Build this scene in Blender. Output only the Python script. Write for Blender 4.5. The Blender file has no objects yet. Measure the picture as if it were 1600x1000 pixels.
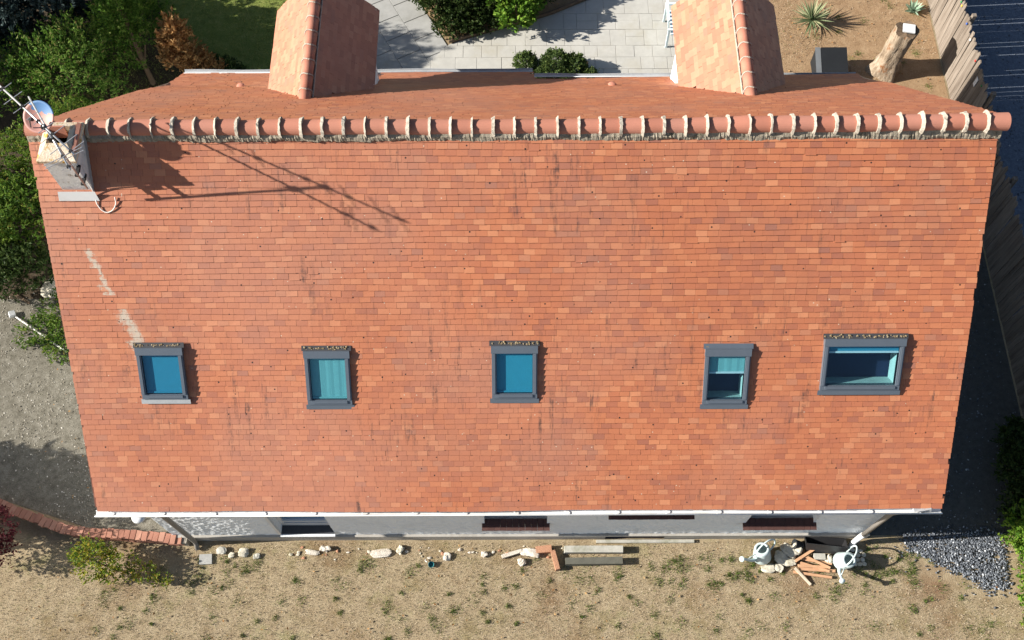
import bpy, math, random
import numpy as np
from mathutils import Vector, Matrix
R = math.radians
rng = np.random.default_rng(7)
random.seed(7)
sc = bpy.context.scene
COL = sc.collection

# ------------------------------------------------------------------ camera
TH, ROLL, YAW = R(64.71), R(-.33), R(.13)
CAMP = np.array([-.05, -9.03, 19.86])
_r = np.array([math.cos(YAW), math.sin(YAW), 0]); _h = np.array([-math.sin(YAW), math.cos(YAW), 0])
_up = _h*math.sin(TH)+np.array([0, 0, math.cos(TH)]); _fw = _h*math.cos(TH)-np.array([0, 0, math.sin(TH)])
_c, _s = math.cos(ROLL), math.sin(ROLL)
cr = _c*_r+_s*_up; cu = -_s*_r+_c*_up
cam = bpy.data.cameras.new('camera'); co = bpy.data.objects.new('camera', cam); COL.objects.link(co)
cam.sensor_width = 36; cam.lens = 36.0; cam.clip_end = 600; cam.clip_start = .1
co.matrix_world = Matrix(((cr[0], cu[0], -_fw[0], CAMP[0]), (cr[1], cu[1], -_fw[1], CAMP[1]), (cr[2], cu[2], -_fw[2], CAMP[2]), (0, 0, 0, 1)))
sc.camera = co
# ------------------------------------------------------------------ sky + sun
SUN = Vector((1, .055, -.52)).normalized()          # direction the light travels
w = bpy.data.worlds.new('World'); sc.world = w; w.use_nodes = True
nt = w.node_tree; nt.nodes.clear()
sky = nt.nodes.new('ShaderNodeTexSky'); sky.sky_type = 'NISHITA'; sky.sun_disc = False
sky.sun_elevation = math.asin(-SUN.z); sky.sun_rotation = math.atan2(-SUN.x, -SUN.y)
bg = nt.nodes.new('ShaderNodeBackground'); bg.inputs[1].default_value = .05
wo = nt.nodes.new('ShaderNodeOutputWorld')
nt.links.new(sky.outputs[0], bg.inputs[0]); nt.links.new(bg.outputs[0], wo.inputs[0])
sl = bpy.data.lights.new('sun', 'SUN'); sl.energy = 5.0; sl.angle = R(.5); sl.color = (1, .94, .84)
so = bpy.data.objects.new('sun', sl); COL.objects.link(so); so.rotation_euler = SUN.to_track_quat('-Z', 'Y').to_euler()
sc.view_settings.view_transform = 'Standard'; sc.view_settings.look = 'None'
sc.view_settings.exposure = 1.14; sc.view_settings.gamma = 1; sc.view_settings.use_curve_mapping = False

# ------------------------------------------------------------------ materials
def srgb(r, g, b):
    f = lambda c: (c/12.92 if c <= .04045 else ((c+.055)/1.055)**2.4)
    return (f(r/255), f(g/255), f(b/255))
class NT:
    def __init__(s, name):
        s.m = bpy.data.materials.new(name); s.m.use_nodes = True; s.t = s.m.node_tree; s.t.nodes.clear()
        s.out = s.t.nodes.new('ShaderNodeOutputMaterial')
    def n(s, typ, **kw):
        x = s.t.nodes.new('ShaderNode'+typ)
        for k, v in kw.items(): setattr(x, k, v)
        return x
    def l(s, a, b): s.t.links.new(a, b)
    def set(s, sock, v):
        if isinstance(v, bpy.types.NodeSocket): s.l(v, sock)
        elif isinstance(v, tuple) and len(v) == 3 and sock.type == 'RGBA': sock.default_value = (*v, 1)
        else: sock.default_value = v
    def math(s, op, a, b=0., c=None, clamp=False):
        x = s.n('Math', operation=op); x.use_clamp = clamp; s.set(x.inputs[0], a); s.set(x.inputs[1], b)
        if c is not None: s.set(x.inputs[2], c)
        return x.outputs[0]
    def pos(s): return s.n('NewGeometry').outputs['Position']
    def mapping(s, v, scale=(1, 1, 1), loc=(0, 0, 0), rot=(0, 0, 0)):
        x = s.n('Mapping'); s.l(v, x.inputs[0]); x.inputs['Scale'].default_value = scale; x.inputs['Location'].default_value = loc; x.inputs['Rotation'].default_value = rot
        return x.outputs[0]
    def noise(s, v, scale, detail=4, rough=.6, dist=0.):
        x = s.n('TexNoise'); s.l(v, x.inputs['Vector']); x.inputs['Scale'].default_value = scale; x.inputs['Detail'].default_value = detail
        x.inputs['Roughness'].default_value = rough; x.inputs['Distortion'].default_value = dist
        return x.outputs[0]
    def voro(s, v, scale, feature='F1', out='Distance', rnd=1.):
        x = s.n('TexVoronoi', feature=feature); s.l(v, x.inputs['Vector']); x.inputs['Scale'].default_value = scale; x.inputs['Randomness'].default_value = rnd
        return x.outputs[out]
    def ramp(s, f, stops, interp='LINEAR'):
        x = s.n('ValToRGB'); s.l(f, x.inputs[0]); e = x.color_ramp; e.interpolation = interp
        while len(e.elements) < len(stops): e.elements.new(.5)
        for el, (p, c) in zip(e.elements, stops):
            el.position = p; el.color = (*c, 1) if len(c) == 3 else c
        return x.outputs[0]
    def rampf(s, f, a, b):
        x = s.n('MapRange'); x.clamp = True; s.l(f, x.inputs[0]); x.inputs[1].default_value = a; x.inputs[2].default_value = b
        return x.outputs[0]
    def mix(s, f, a, b, blend='MIX'):
        x = s.n('Mix', data_type='RGBA', blend_type=blend); s.set(x.inputs[0], f); s.set(x.inputs[6], a); s.set(x.inputs[7], b)
        return x.outputs[2]
    def rnd(s):
        a = s.n('Attribute', attribute_name='rnd').outputs['Fac']; o = s.n('ObjectInfo').outputs['Random']
        return s.math('FRACT', s.math('ADD', a, o))
    def bump(s, h, strength=.4, dist=.01):
        x = s.n('Bump'); s.l(h, x.inputs['Height']); x.inputs['Strength'].default_value = strength; x.inputs['Distance'].default_value = dist
        return x.outputs[0]
    def pbr(s, color, rough=.8, normal=None, metal=0., spec=.3, **kw):
        p = s.n('BsdfPrincipled'); s.set(p.inputs['Base Color'], color); s.set(p.inputs['Roughness'], rough); s.set(p.inputs['Metallic'], metal)
        p.inputs['Specular IOR Level'].default_value = spec
        if normal is not None: s.l(normal, p.inputs['Normal'])
        s.l(p.outputs[0], s.out.inputs[0]); s.p = p
        return s.m

M = {}
def plain(name, col, rough=.7, var=.25, scale=8., spec=.3, metal=0., bump=.2, bdist=.004, dirt=None):
    t = NT(name); p = t.pos()
    n = t.noise(p, scale, 6, .65); n2 = t.noise(p, scale*6, 4, .7)
    f = t.math('MULTIPLY_ADD', n, .7, t.math('MULTIPLY', n2, .3))
    c = t.ramp(f, [(.25, tuple(x*(1-var) for x in col)), (.5, col), (.78, tuple(min(1, x*(1+var)) for x in col))])
    if dirt: c = t.mix(t.rampf(t.noise(p, scale*.4, 5, .7), .52, .7), c, dirt)
    M[name] = t.pbr(c, rough, t.bump(n2, bump, bdist), metal, spec)
    return M[name]

def tile_mat(name, stops, stains=True, gloss=.55):
    t = NT(name); p = t.pos(); r = t.rnd()
    c = t.ramp(r, stops)
    sep = t.n('SeparateXYZ'); t.l(p, sep.inputs[0]); X, Y, Z = sep.outputs
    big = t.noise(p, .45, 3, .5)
    c = t.mix(t.rampf(t.math('MULTIPLY_ADD', X, -.020, big), .42, .72), c, t.mix(.45, c, (.45, .215, .15)))        # random bleached areas, plus sun sheen painted in as paler towards the left
    c = t.mix(t.math('MULTIPLY', t.rampf(t.noise(p, 26, 5, .7), .35, .75), .25), c, t.mix(.5, c, (.24, .10, .06)))
    c = t.mix(t.math('MULTIPLY', t.rampf(t.noise(p, .9, 5, .65), .46, .72), .5), c, t.mix(.6, c, (.21, .105, .08)))
    if stains:
        # dark run-off streaks, long down the slope
        st = t.noise(t.mapping(p, (9, .8, .8)), 1.0, 4, .7)
        zone = t.rampf(t.noise(t.mapping(p, (.55, .7, .7), (3.1, 1.2, .4)), 1.0, 3, .5), .46, .60)
        m = t.math('MULTIPLY', t.rampf(st, .55, .66), zone)
        brk = t.rampf(t.noise(p, 11, 4, .7), .38, .6)
        c = t.mix(t.math('MULTIPLY', t.math('MULTIPLY', m, brk), .85), c, (.085, .05, .042))
        # lichen trails on the left flank
        tot = None
        for (x0, z0, x1, z1, wd) in LICHEN:
            k = (x1-x0)/(z1-z0)
            cx = t.math('MULTIPLY_ADD', Z, k, x0-k*z0)
            d = t.math('ABSOLUTE', t.math('ADD', t.math('SUBTRACT', X, cx), t.math('MULTIPLY_ADD', t.noise(p, 5, 4, .7), .42, -.21)))
            inn = t.math('MULTIPLY', t.math('LESS_THAN', Z, z0), t.math('GREATER_THAN', Z, z1))
            g = t.math('MULTIPLY', t.math('SUBTRACT', 1., t.math('DIVIDE', d, wd), clamp=True), inn)
            tot = g if tot is None else t.math('MAXIMUM', tot, g)
        front = t.math('LESS_THAN', Y, 0)
        li = t.math('MULTIPLY', t.rampf(t.math('MULTIPLY', t.math('POWER', tot, .7), t.noise(p, 20, 7, .85, .8)), .32, .46), front)
        c = t.mix(t.math('MULTIPLY', li, .85), c, (.44, .40, .33))
        # pale mortar crumbs and black pits
        v = t.voro(p, 6.5); g = t.noise(t.mapping(p, (1, 1, 1), (5, 5, 5)), .6, 2)
        c = t.mix(t.math('MULTIPLY', t.math('LESS_THAN', v, .06), t.math('GREATER_THAN', g, .50)), c, (.55, .44, .34))
        v = t.voro(t.mapping(p, (1, 1, 1), (2.3, 7.7, 1.1)), 4.2)
        c = t.mix(t.math('LESS_THAN', v, .06), c, (.03, .02, .018))
    h = t.noise(p, 60, 4, .7)
    M[name] = t.pbr(c, gloss, t.bump(h, .25, .004), 0, .35)
    return M[name]
TSTOPS = [(0, (.31, .113, .070)), (.06, (.36, .126, .070)), (.3, (.405, .140, .071)), (.6, (.425, .149, .073)), (.85, (.455, .168, .083)), (.96, (.51, .21, .108)), (1., (.29, .118, .082))]
PF = R(45.82); SP, CP = math.sin(PF), math.cos(PF); ZR = 7.2216
def fr(x, s, h=0.): return (x, -s*CP-h*SP, ZR-s*SP+h*CP)          # front slope: x, metres down from the ridge, height over it
LICHEN = [(-6.66, 5.98, -6.42, 5.42, .14), (-6.28, 5.25, -5.98, 4.72, .28), (-6.12, 4.86, -6.02, 4.62, .3)]
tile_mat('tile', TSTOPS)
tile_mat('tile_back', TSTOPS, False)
tile_mat('ridge_clay', [(0, (.39, .150, .10)), (.5, (.46, .185, .125)), (1, (.43, .195, .145))], False, .8)
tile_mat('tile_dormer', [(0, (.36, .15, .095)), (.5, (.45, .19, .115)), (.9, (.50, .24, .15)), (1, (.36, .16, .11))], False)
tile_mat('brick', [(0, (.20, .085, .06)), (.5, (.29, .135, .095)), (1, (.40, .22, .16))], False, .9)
plain('mortar', (.44, .40, .34), .95, .3, 12, .2, bump=.8, bdist=.02, dirt=(.24, .21, .17))
plain('bed_mortar', (.33, .29, .23), .95, .45, 20, .2, bump=.8, bdist=.02, dirt=(.10, .09, .06))
plain('underlay', (.16, .07, .05), .9)
plain('zinc', (.40, .42, .44), .45, .2, 3, .5, .2)
plain('white_pvc', (.68, .69, .70), .4, .07, 3, .4, bump=.05, dirt=(.58, .57, .54))
plain('pipe_grey', (.22, .20, .18), .5, .15, 4)
plain('plinth', (.36, .34, .31), .9, .2, 3, .2, bump=.5, dirt=(.26, .24, .21))
plain('concrete', (.40, .39, .35), .9, .25, 7, .2, bump=.5, dirt=(.25, .25, .19))
plain('old_timber', (.11, .108, .09), .9, .3, 6, .2, bump=.5)
plain('slab', (.43, .42, .39), .9, .16, 2.2, .2, bump=.4, dirt=(.39, .37, .32))
plain('slab_path', (.33, .33, .32), .9, .2, 2.5, .2, bump=.4, dirt=(.25, .25, .23))
plain('joint', (.36, .345, .31), .95)
plain('frame_grey', (.125, .15, .185), .42, .08, 4, .5, .35, .05)
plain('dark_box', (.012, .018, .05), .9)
plain('room_pale', (.42, .50, .46), .8)
plain('black_plastic', (.018, .018, .02), .45, .2, 6, .5)
plain('slate_panel', (.016, .018, .021), .7, .2, 3, .2)
plain('can_white', (.47, .56, .57), .4, .05, 4, .5, bump=.03)
plain('alu', (.55, .55, .56), .4, .1, 9, .5, .6)
plain('black_clamp', (.02, .02, .022), .6)
plain('cable_white', (.72, .70, .66), .5)
plain('rubble_white', (.62, .57, .50), .95, .22, 9, .2, bump=.8, bdist=.02, dirt=(.45, .36, .27))
plain('clay_rubble', (.45, .24, .15), .95, .25, 9, .2, bump=.8, bdist=.02)
plain('stone_pale', (.56, .52, .43), .95, .22, 10, .2, bump=.6, bdist=.015, dirt=(.36, .33, .24))
plain('batten', (.50, .29, .17), .8, .25, 7, .2)
plain('pale_wood', (.62, .52, .40), .8, .15, 7, .2)
plain('teal_plastic', (.03, .22, .24), .5)
plain('bark', (.17, .12, .08), .95, .4, 7, .2, bump=.9, bdist=.03)
plain('twig', (.30, .24, .18), .9)
plain('chair_paint', (.62, .74, .78), .45, .06, 4, .4)
plain('red_paint', (.45, .04, .03), .5); plain('blue_paint', (.04, .10, .35), .5); plain('green_paint', (.03, .20, .07), .5); plain('yellow_paint', (.6, .4, .05), .5)
plain('clear_film', (.16, .17, .18), .3, .2, 5)
plain('metal_dark', (.05, .05, .055), .5)
plain('debris_mat', (.26, .20, .12), .95, .6, 30, .1, bump=.9, bdist=.02, dirt=(.50, .44, .32))
plain('sill_clay', (.075, .035, .03), .7, .25, 9)

def wall_mat():
    t = NT('render_white'); p = t.pos()
    n = t.noise(p, 22, 6, .7); v = t.voro(p, 28)
    c = t.mix(t.rampf(t.noise(p, 1.6, 5, .7), .5, .75), (.78, .81, .84), (.68, .71, .74))
    M['render_white'] = t.pbr(c, .95, t.bump(t.math('ADD', n, t.math('MULTIPLY', v, .8)), .35, .01), 0, .1)
wall_mat()
def chim_mat():
    t = NT('chimney_render'); p = t.pos()
    c = t.ramp(t.noise(p, 6, 6, .7), [(.3, (.48, .49, .50)), (.5, (.70, .70, .69)), (.7, (.80, .79, .76))])
    c = t.mix(t.rampf(t.noise(p, 9, 5, .7), .58, .70), c, (.26, .20, .12))
    M['chimney_render'] = t.pbr(c, .95, t.bump(t.noise(p, 35, 5, .7), .6, .02), 0, .1)
    t = NT('cap_mortar'); p = t.pos()
    c = t.ramp(t.noise(p, 5, 6, .7), [(.3, (.42, .24, .13)), (.5, (.60, .50, .38)), (.7, (.66, .58, .48))])
    c = t.mix(t.rampf(t.noise(p, 7, 5, .7), .53, .63), c, (.42, .24, .04))
    M['cap_mortar'] = t.pbr(c, .95, t.bump(t.noise(p, 30, 5, .7), .7, .02), 0, .1)
chim_mat()
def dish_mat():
    t = NT('dish_paint_shade'); p = t.pos()
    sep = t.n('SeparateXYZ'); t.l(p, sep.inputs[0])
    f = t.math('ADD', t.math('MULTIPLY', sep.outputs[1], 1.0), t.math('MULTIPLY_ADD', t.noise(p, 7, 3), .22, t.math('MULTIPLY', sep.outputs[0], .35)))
    M['dish_paint_shade'] = t.pbr(t.mix(t.math('GREATER_THAN', f, DISH_SHADE_CUT), (.40, .20, .17), (.08, .18, .36)), .5)  # pink dish colour; the blue side is sky-lit shade painted in
DISH_SHADE_CUT = -2.33
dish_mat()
def glass_mat(name, tint):
    t = NT(name)
    tr = t.n('BsdfTransparent'); t.set(tr.inputs[0], tint)
    gl = t.n('BsdfGlossy'); gl.inputs['Roughness'].default_value = .02; t.set(gl.inputs[0], (.8, .9, 1.))
    fz = t.n('LayerWeight'); fz.inputs[0].default_value = .5
    fac = t.math('MULTIPLY_ADD', t.math('POWER', fz.outputs['Facing'], 5.), .8, .035, clamp=True)
    mx = t.n('MixShader'); t.l(fac, mx.inputs[0]); t.l(tr.outputs[0], mx.inputs[1]); t.l(gl.outputs[0], mx.inputs[2])
    t.l(mx.outputs[0], t.out.inputs[0]); M[name] = t.m
glass_mat('glass', (.78, .92, .96))
plain('blind_blue', (.045, .25, .36), .8, .05); plain('blind_teal', (.23, .43, .42), .8, .07); plain('blind_mid', (.045, .28, .38), .8, .05)
plain('window_blue', (.10, .20, .34), .35, .1); plain('shutter_dark', (.05, .055, .065), .6)

def leaf_mat(name, stops, rough=.6, trans=.3):
    t = NT(name); r = t.rnd(); c = t.ramp(r, stops)
    c = t.mix(t.math('MULTIPLY', t.rampf(t.noise(t.pos(), 3.0, 3), .4, .7), .4), c, t.mix(.5, c, stops[0][1]))
    p = t.n('BsdfPrincipled'); t.l(c, p.inputs['Base Color']); p.inputs['Roughness'].default_value = rough; p.inputs['Specular IOR Level'].default_value = .2
    tl = t.n('BsdfTranslucent'); t.l(c, tl.inputs[0])
    mx = t.n('MixShader'); mx.inputs[0].default_value = trans; t.l(p.outputs[0], mx.inputs[1]); t.l(tl.outputs[0], mx.inputs[2])
    t.l(mx.outputs[0], t.out.inputs[0]); M[name] = t.m
leaf_mat('leaf_thuja', [(0, (.03, .08, .010)), (.45, (.09, .19, .025)), (.85, (.18, .30, .05)), (.95, (.26, .28, .09)), (1, (.22, .14, .06))])
leaf_mat('leaf_hedge', [(0, (.03, .075, .010)), (.5, (.09, .17, .022)), (.88, (.20, .27, .04)), (1, (.17, .10, .035))])
leaf_mat('leaf_spruce', [(0, (.020, .035, .035)), (.6, (.04, .065, .065)), (1, (.09, .13, .13))])
leaf_mat('leaf_dead', [(0, (.20, .09, .03)), (.5, (.36, .19, .07)), (1, (.52, .34, .15))])
leaf_mat('leaf_box', [(0, (.035, .065, .018)), (.6, (.08, .13, .035)), (1, (.17, .22, .06))])
leaf_mat('leaf_dark', [(0, (.02, .04, .010)), (.6, (.045, .08, .018)), (1, (.08, .11, .03))])
leaf_mat('leaf_bright', [(0, (.06, .14, .015)), (.6, (.13, .25, .025)), (1, (.26, .36, .05))])
leaf_mat('leaf_yellow', [(0, (.06, .12, .015)), (.45, (.15, .22, .025)), (.8, (.32, .32, .04)), (1, (.36, .24, .04))])
leaf_mat('leaf_red', [(0, (.05, .010, .014)), (.6, (.13, .022, .032)), (1, (.25, .08, .07))])
leaf_mat('leaf_yucca', [(0, (.14, .20, .10)), (.6, (.28, .34, .19)), (1, (.52, .48, .30))])
leaf_mat('leaf_agave', [(0, (.22, .34, .24)), (.6, (.34, .46, .35)), (1, (.5, .55, .42))])
leaf_mat('grass_dry', [(0, (.13, .085, .05)), (.3, (.285, .21, .14)), (.65, (.44, .355, .255)), (.9, (.60, .52, .405)), (.93, (.20, .21, .075)), (1, (.13, .175, .045))], .8, .2)
leaf_mat('grass_green', [(0, (.06, .10, .02)), (.6, (.12, .18, .035)), (1, (.25, .27, .09))])
leaf_mat('grass_lawn', [(0, (.10, .14, .03)), (.6, (.22, .26, .06)), (1, (.40, .38, .13))])

def ground_mat(name, stops, scale, green=None, gz=(.55, .68), bump=.6, extra=None):
    t = NT(name); p = t.pos()
    f = t.math('ADD', t.math('MULTIPLY', t.noise(p, scale, 6, .75), .55), t.math('MULTIPLY', t.noise(p, scale*9, 4, .75), .45))
    c = t.ramp(f, stops)
    if green: c = t.mix(t.math('MULTIPLY', t.rampf(t.noise(p, 1.4, 6, .75), *gz), .75), c, green)
    if extra: c = t.mix(t.rampf(t.noise(p, .7, 5, .7), *extra[1]), c, extra[0])
    M[name] = t.pbr(c, .95, t.bump(t.noise(p, scale*8, 5, .8), bump, .03), 0, .15)
ground_mat('dry_lawn', [(.25, (.14, .10, .055)), (.43, (.27, .208, .13)), (.56, (.36, .29, .19)), (.72, (.47, .40, .28))], 4, (.19, .20, .075), (.52, .72), extra=((.22, .14, .085), (.52, .70)))
ground_mat('gravel_yard', [(.30, (.05, .046, .036)), (.44, (.125, .115, .09)), (.58, (.215, .20, .165)), (.72, (.45, .43, .38))], 6, (.15, .15, .08), (.62, .75))
ground_mat('passage', [(.3, (.05, .05, .045)), (.6, (.12, .12, .11)), (.75, (.25, .25, .25))], 9)
ground_mat('lawn', [(.25, (.07, .10, .02)), (.5, (.17, .21, .05)), (.75, (.36, .34, .13))], 4)
ground_mat('dirt', [(.25, (.13, .08, .045)), (.45, (.27, .175, .10)), (.6, (.36, .25, .15)), (.78, (.50, .38, .25))], 4, (.16, .17, .05), (.60, .74))
ground_mat('hedge_soil', [(.3, (.03, .024, .016)), (.6, (.08, .06, .04)), (.8, (.17, .12, .07))], 6)
ground_mat('neighbour', [(.28, (.07, .085, .12)), (.5, (.13, .155, .20)), (.75, (.26, .29, .35))], 12)

def wood_mat():
    t = NT('fence_wood'); p = t.pos(); r = t.rnd()
    g = t.noise(t.mapping(p, (14, 14, 1.2)), 1.0, 5, .7)
    c = t.mix(.55, t.ramp(r, [(0, (.13, .105, .085)), (.5, (.19, .158, .13)), (1, (.26, .22, .185))]), t.ramp(g, [(.3, (.085, .066, .05)), (.5, (.19, .158, .13)), (.7, (.31, .265, .225))]))
    M['fence_wood'] = t.pbr(c, .9, t.bump(g, .5, .01), 0, .15)
wood_mat()
def stone_mat():
    t = NT('blue_gravel'); r = t.rnd()
    M['blue_gravel'] = t.pbr(t.ramp(r, [(0, (.04, .046, .056)), (.55, (.095, .108, .13)), (.88, (.19, .21, .24)), (1, (.48, .50, .53))]), .6, None, 0, .4)
    t = NT('yard_stone'); r = t.rnd()
    M['yard_stone'] = t.pbr(t.ramp(r, [(0, (.12, .105, .08)), (.5, (.30, .27, .22)), (.85, (.46, .43, .37)), (1, (.68, .65, .60))]), .9, None, 0, .2)
    t = NT('stump_wood'); p = t.pos()
    g = t.noise(t.mapping(p, (6, 6, 1.6)), 1.6, 6, .75)
    c = t.ramp(g, [(.3, (.08, .055, .035)), (.42, (.22, .165, .115)), (.55, (.34, .27, .20)), (.72, (.47, .40, .32))])
    c = t.mix(t.rampf(t.noise(p, 3.0, 4, .6), .60, .68), c, (.24, .12, .06))
    M['stump_wood'] = t.pbr(c, .95, t.bump(g, 1., .05), 0, .1)
stone_mat()

# ------------------------------------------------------------------ mesh helpers
def meshdata(name, V, F, mat, rnd=None, smooth=False):
    """V (n,3); F list of tuples or an (m,k) array"""
    me = bpy.data.meshes.new(name)
    V = np.asarray(V, np.float32)
    if isinstance(F, np.ndarray):
        m, k = F.shape
        me.vertices.add(len(V)); me.vertices.foreach_set('co', V.ravel())
        me.loops.add(m*k); me.loops.foreach_set('vertex_index', F.astype(np.int32).ravel())
        me.polygons.add(m); me.polygons.foreach_set('loop_start', np.arange(0, m*k, k, dtype=np.int32))
        me.update(calc_edges=True)
    else:
        me.from_pydata([tuple(map(float, v)) for v in V], [], F)
    if rnd is not None:
        a = me.attributes.new('rnd', 'FLOAT', 'FACE'); a.data.foreach_set('value', np.asarray(rnd, np.float32))
    me.polygons.foreach_set('use_smooth', [bool(smooth)]*len(me.polygons))
    me.materials.append(M[mat]); me.validate()
    return me
def root_off(p):
    o = np.zeros(3)
    while p is not None: o += np.array(p.location); p = p.parent
    return o
def link(name, me, parent=None, loc=None):
    o = bpy.data.objects.new(name, me); COL.objects.link(o)
    if parent is not None: o.parent = parent
    if loc is not None: o.location = loc
    return o
def tag(o, label=None, cat=None, group=None, kind=None):
    for k, v in (('label', label), ('category', cat), ('group', group), ('kind', kind)):
        if v: o[k] = v
    return o
def thing(name, loc, label, cat, group=None):
    o = bpy.data.objects.new(name, None); COL.objects.link(o); o.location = loc; o.empty_display_size = .2
    return tag(o, label, cat, group)
class MB:
    def __init__(s): s.v = []; s.f = []; s.sm = False
    def add(s, V, F):
        b = len(s.v); s.v += [tuple(map(float, p)) for p in V]; s.f += [tuple(b+i for i in f) for f in F]; return s
    def box(s, c, size, rot=None, jit=0.):
        c = np.array(c, float); h = np.array(size, float)/2
        P = np.array([[x, y, z] for x in (-1, 1) for y in (-1, 1) for z in (-1, 1)], float)*h
        if jit: P += rng.normal(0, jit, P.shape)
        if rot is not None: P = P @ np.array(rot).T
        return s.add(P+c, [(0, 1, 3, 2), (4, 6, 7, 5), (0, 4, 5, 1), (2, 3, 7, 6), (0, 2, 6, 4), (1, 5, 7, 3)])
    def prism(s, poly, z0, z1):           # poly: xy outline, counter-clockwise
        n = len(poly); V = [(x, y, z0) for x, y in poly]+[(x, y, z1) for x, y in poly]
        return s.add(V, [tuple(range(n-1, -1, -1)), tuple(range(n, 2*n))]+[(i, (i+1) % n, n+(i+1) % n, n+i) for i in range(n)])
    def tube(s, pts, rad, n=8, cap=True):
        pts = [np.array(p, float) for p in pts]; k = len(pts)
        rad = [rad]*k if np.isscalar(rad) else rad
        V = []; t0 = None
        for i, p in enumerate(pts):
            t = pts[min(i+1, k-1)]-pts[max(i-1, 0)]; t = t/(np.linalg.norm(t)+1e-9)
            if t0 is None:
                a = np.array([0, 0, 1.]) if abs(t[2]) < .9 else np.array([1., 0, 0])
                u = np.cross(t, a)
            else: u = u-t*(u@t)
            u = u/(np.linalg.norm(u)+1e-9); t0 = t; w_ = np.cross(t, u)
            V += [p+rad[i]*(math.cos(2*math.pi*j/n)*u+math.sin(2*math.pi*j/n)*w_) for j in range(n)]
        F = [(i*n+j, i*n+(j+1) % n, (i+1)*n+(j+1) % n, (i+1)*n+j) for i in range(k-1) for j in range(n)]
        if cap: F += [tuple(range(n-1, -1, -1)), tuple(range((k-1)*n, k*n))]
        return s.add(V, F)
    def lathe(s, prof, c, axis=None, n=16):      # prof: (radius, height)
        V = []
        for r, h in prof: V += [(r*math.cos(2*math.pi*j/n), r*math.sin(2*math.pi*j/n), h) for j in range(n)]
        V = np.array(V)
        if axis is not None:
            q = np.array(Vector((0, 0, 1)).rotation_difference(Vector(axis)).to_matrix()); V = V @ q.T
        k = len(prof)
        return s.add(V+np.array(c), [(i*n+j, i*n+(j+1) % n, (i+1)*n+(j+1) % n, (i+1)*n+j) for i in range(k-1) for j in range(n)])
    def blob(s, c, r, n=1, amp=.25, seed=None):
        V, F = ICO[n]; g = np.random.default_rng(seed if seed is not None else rng.integers(1 << 30))
        k = g.normal(size=(3, 3)); ph = g.uniform(0, 6.3, 3)
        d = 1+amp*(np.sin(V @ k[0]*2+ph[0])+np.sin(V @ k[1]*3+ph[1])+.6*np.sin(V @ k[2]*6+ph[2]))/2
        return s.add(V*d[:, None]*np.array(r)+np.array(c), F)
    def build(s, name, mat, parent=None, loc=None, smooth=False):
        off = root_off(parent) if parent is not None else (np.array(loc, float) if loc is not None else np.zeros(3))
        me = meshdata(name, np.array(s.v)-off, s.f, mat, smooth=smooth or s.sm)
        return link(name, me, parent, None if parent is not None else tuple(off))
def _ico():
    import bmesh
    out = {}
    for k in (1, 2, 3):
        bm = bmesh.new(); bmesh.ops.create_icosphere(bm, subdivisions=k, radius=1)
        bm.verts.index_update(); out[k] = (np.array([v.co[:] for v in bm.verts]), [tuple(v.index for v in f.verts) for f in bm.faces]); bm.free()
    return out
ICO = _ico()
def rotz(a): c, s = math.cos(a), math.sin(a); return np.array([[c, -s, 0], [s, c, 0], [0, 0, 1.]])
def rotx(a): c, s = math.cos(a), math.sin(a); return np.array([[1, 0, 0], [0, c, -s], [0, s, c]])
def roty(a): c, s = math.cos(a), math.sin(a); return np.array([[c, 0, s], [0, 1, 0], [-s, 0, c]])

# ------------------------------------------------------------------ ground
def sheet(name, mat, poly, z, kind='structure'):
    n = len(poly); c = np.mean(poly, 0)
    me = meshdata(name, [(x-c[0], y-c[1], 0) for x, y in poly], [tuple(range(n))], mat)
    return tag(link(name, me, None, (c[0], c[1], z)), kind=kind)
sheet('ground', 'dry_lawn', [(-150, -150), (150, -150), (150, 150), (-150, 150)], 0)
sheet('gravel_yard', 'gravel_yard', [(-16, -3.55), (-10.2, -3.55), (-9.4, -3.8), (-8.45, -4.1), (-7.3, -4.22), (-6.1, -4.3), (-6.1, 3), (-10.5, 3.2), (-16, 2)], .004)
sheet('passage', 'passage', [(6.4, -4.32), (9.6, -4.32), (10.36, -4.0), (10.36, 6.0), (6.4, 6.0)], .004)
sheet('hedge_soil', 'hedge_soil', [(-16, .9), (-9.2, .9), (-7.0, 4.2), (-7.0, 7.3), (-8.6, 8.2), (-9.4, 11), (-16, 11)], .008)
sheet('back_lawn', 'lawn', [(-30, 5), (-3.2, 5), (-3.2, 7.2), (-4.6, 9.5), (-8, 30), (-30, 30)], .004)
sheet('dirt_bed', 'dirt', [(5.6, 6.0), (10.36, 6.0), (10.36, 30), (5.6, 30)], .004)
sheet('neighbour_drive', 'neighbour', [(10.46, -30), (40, -30), (40, 30), (10.46, 30)], .004)

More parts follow.
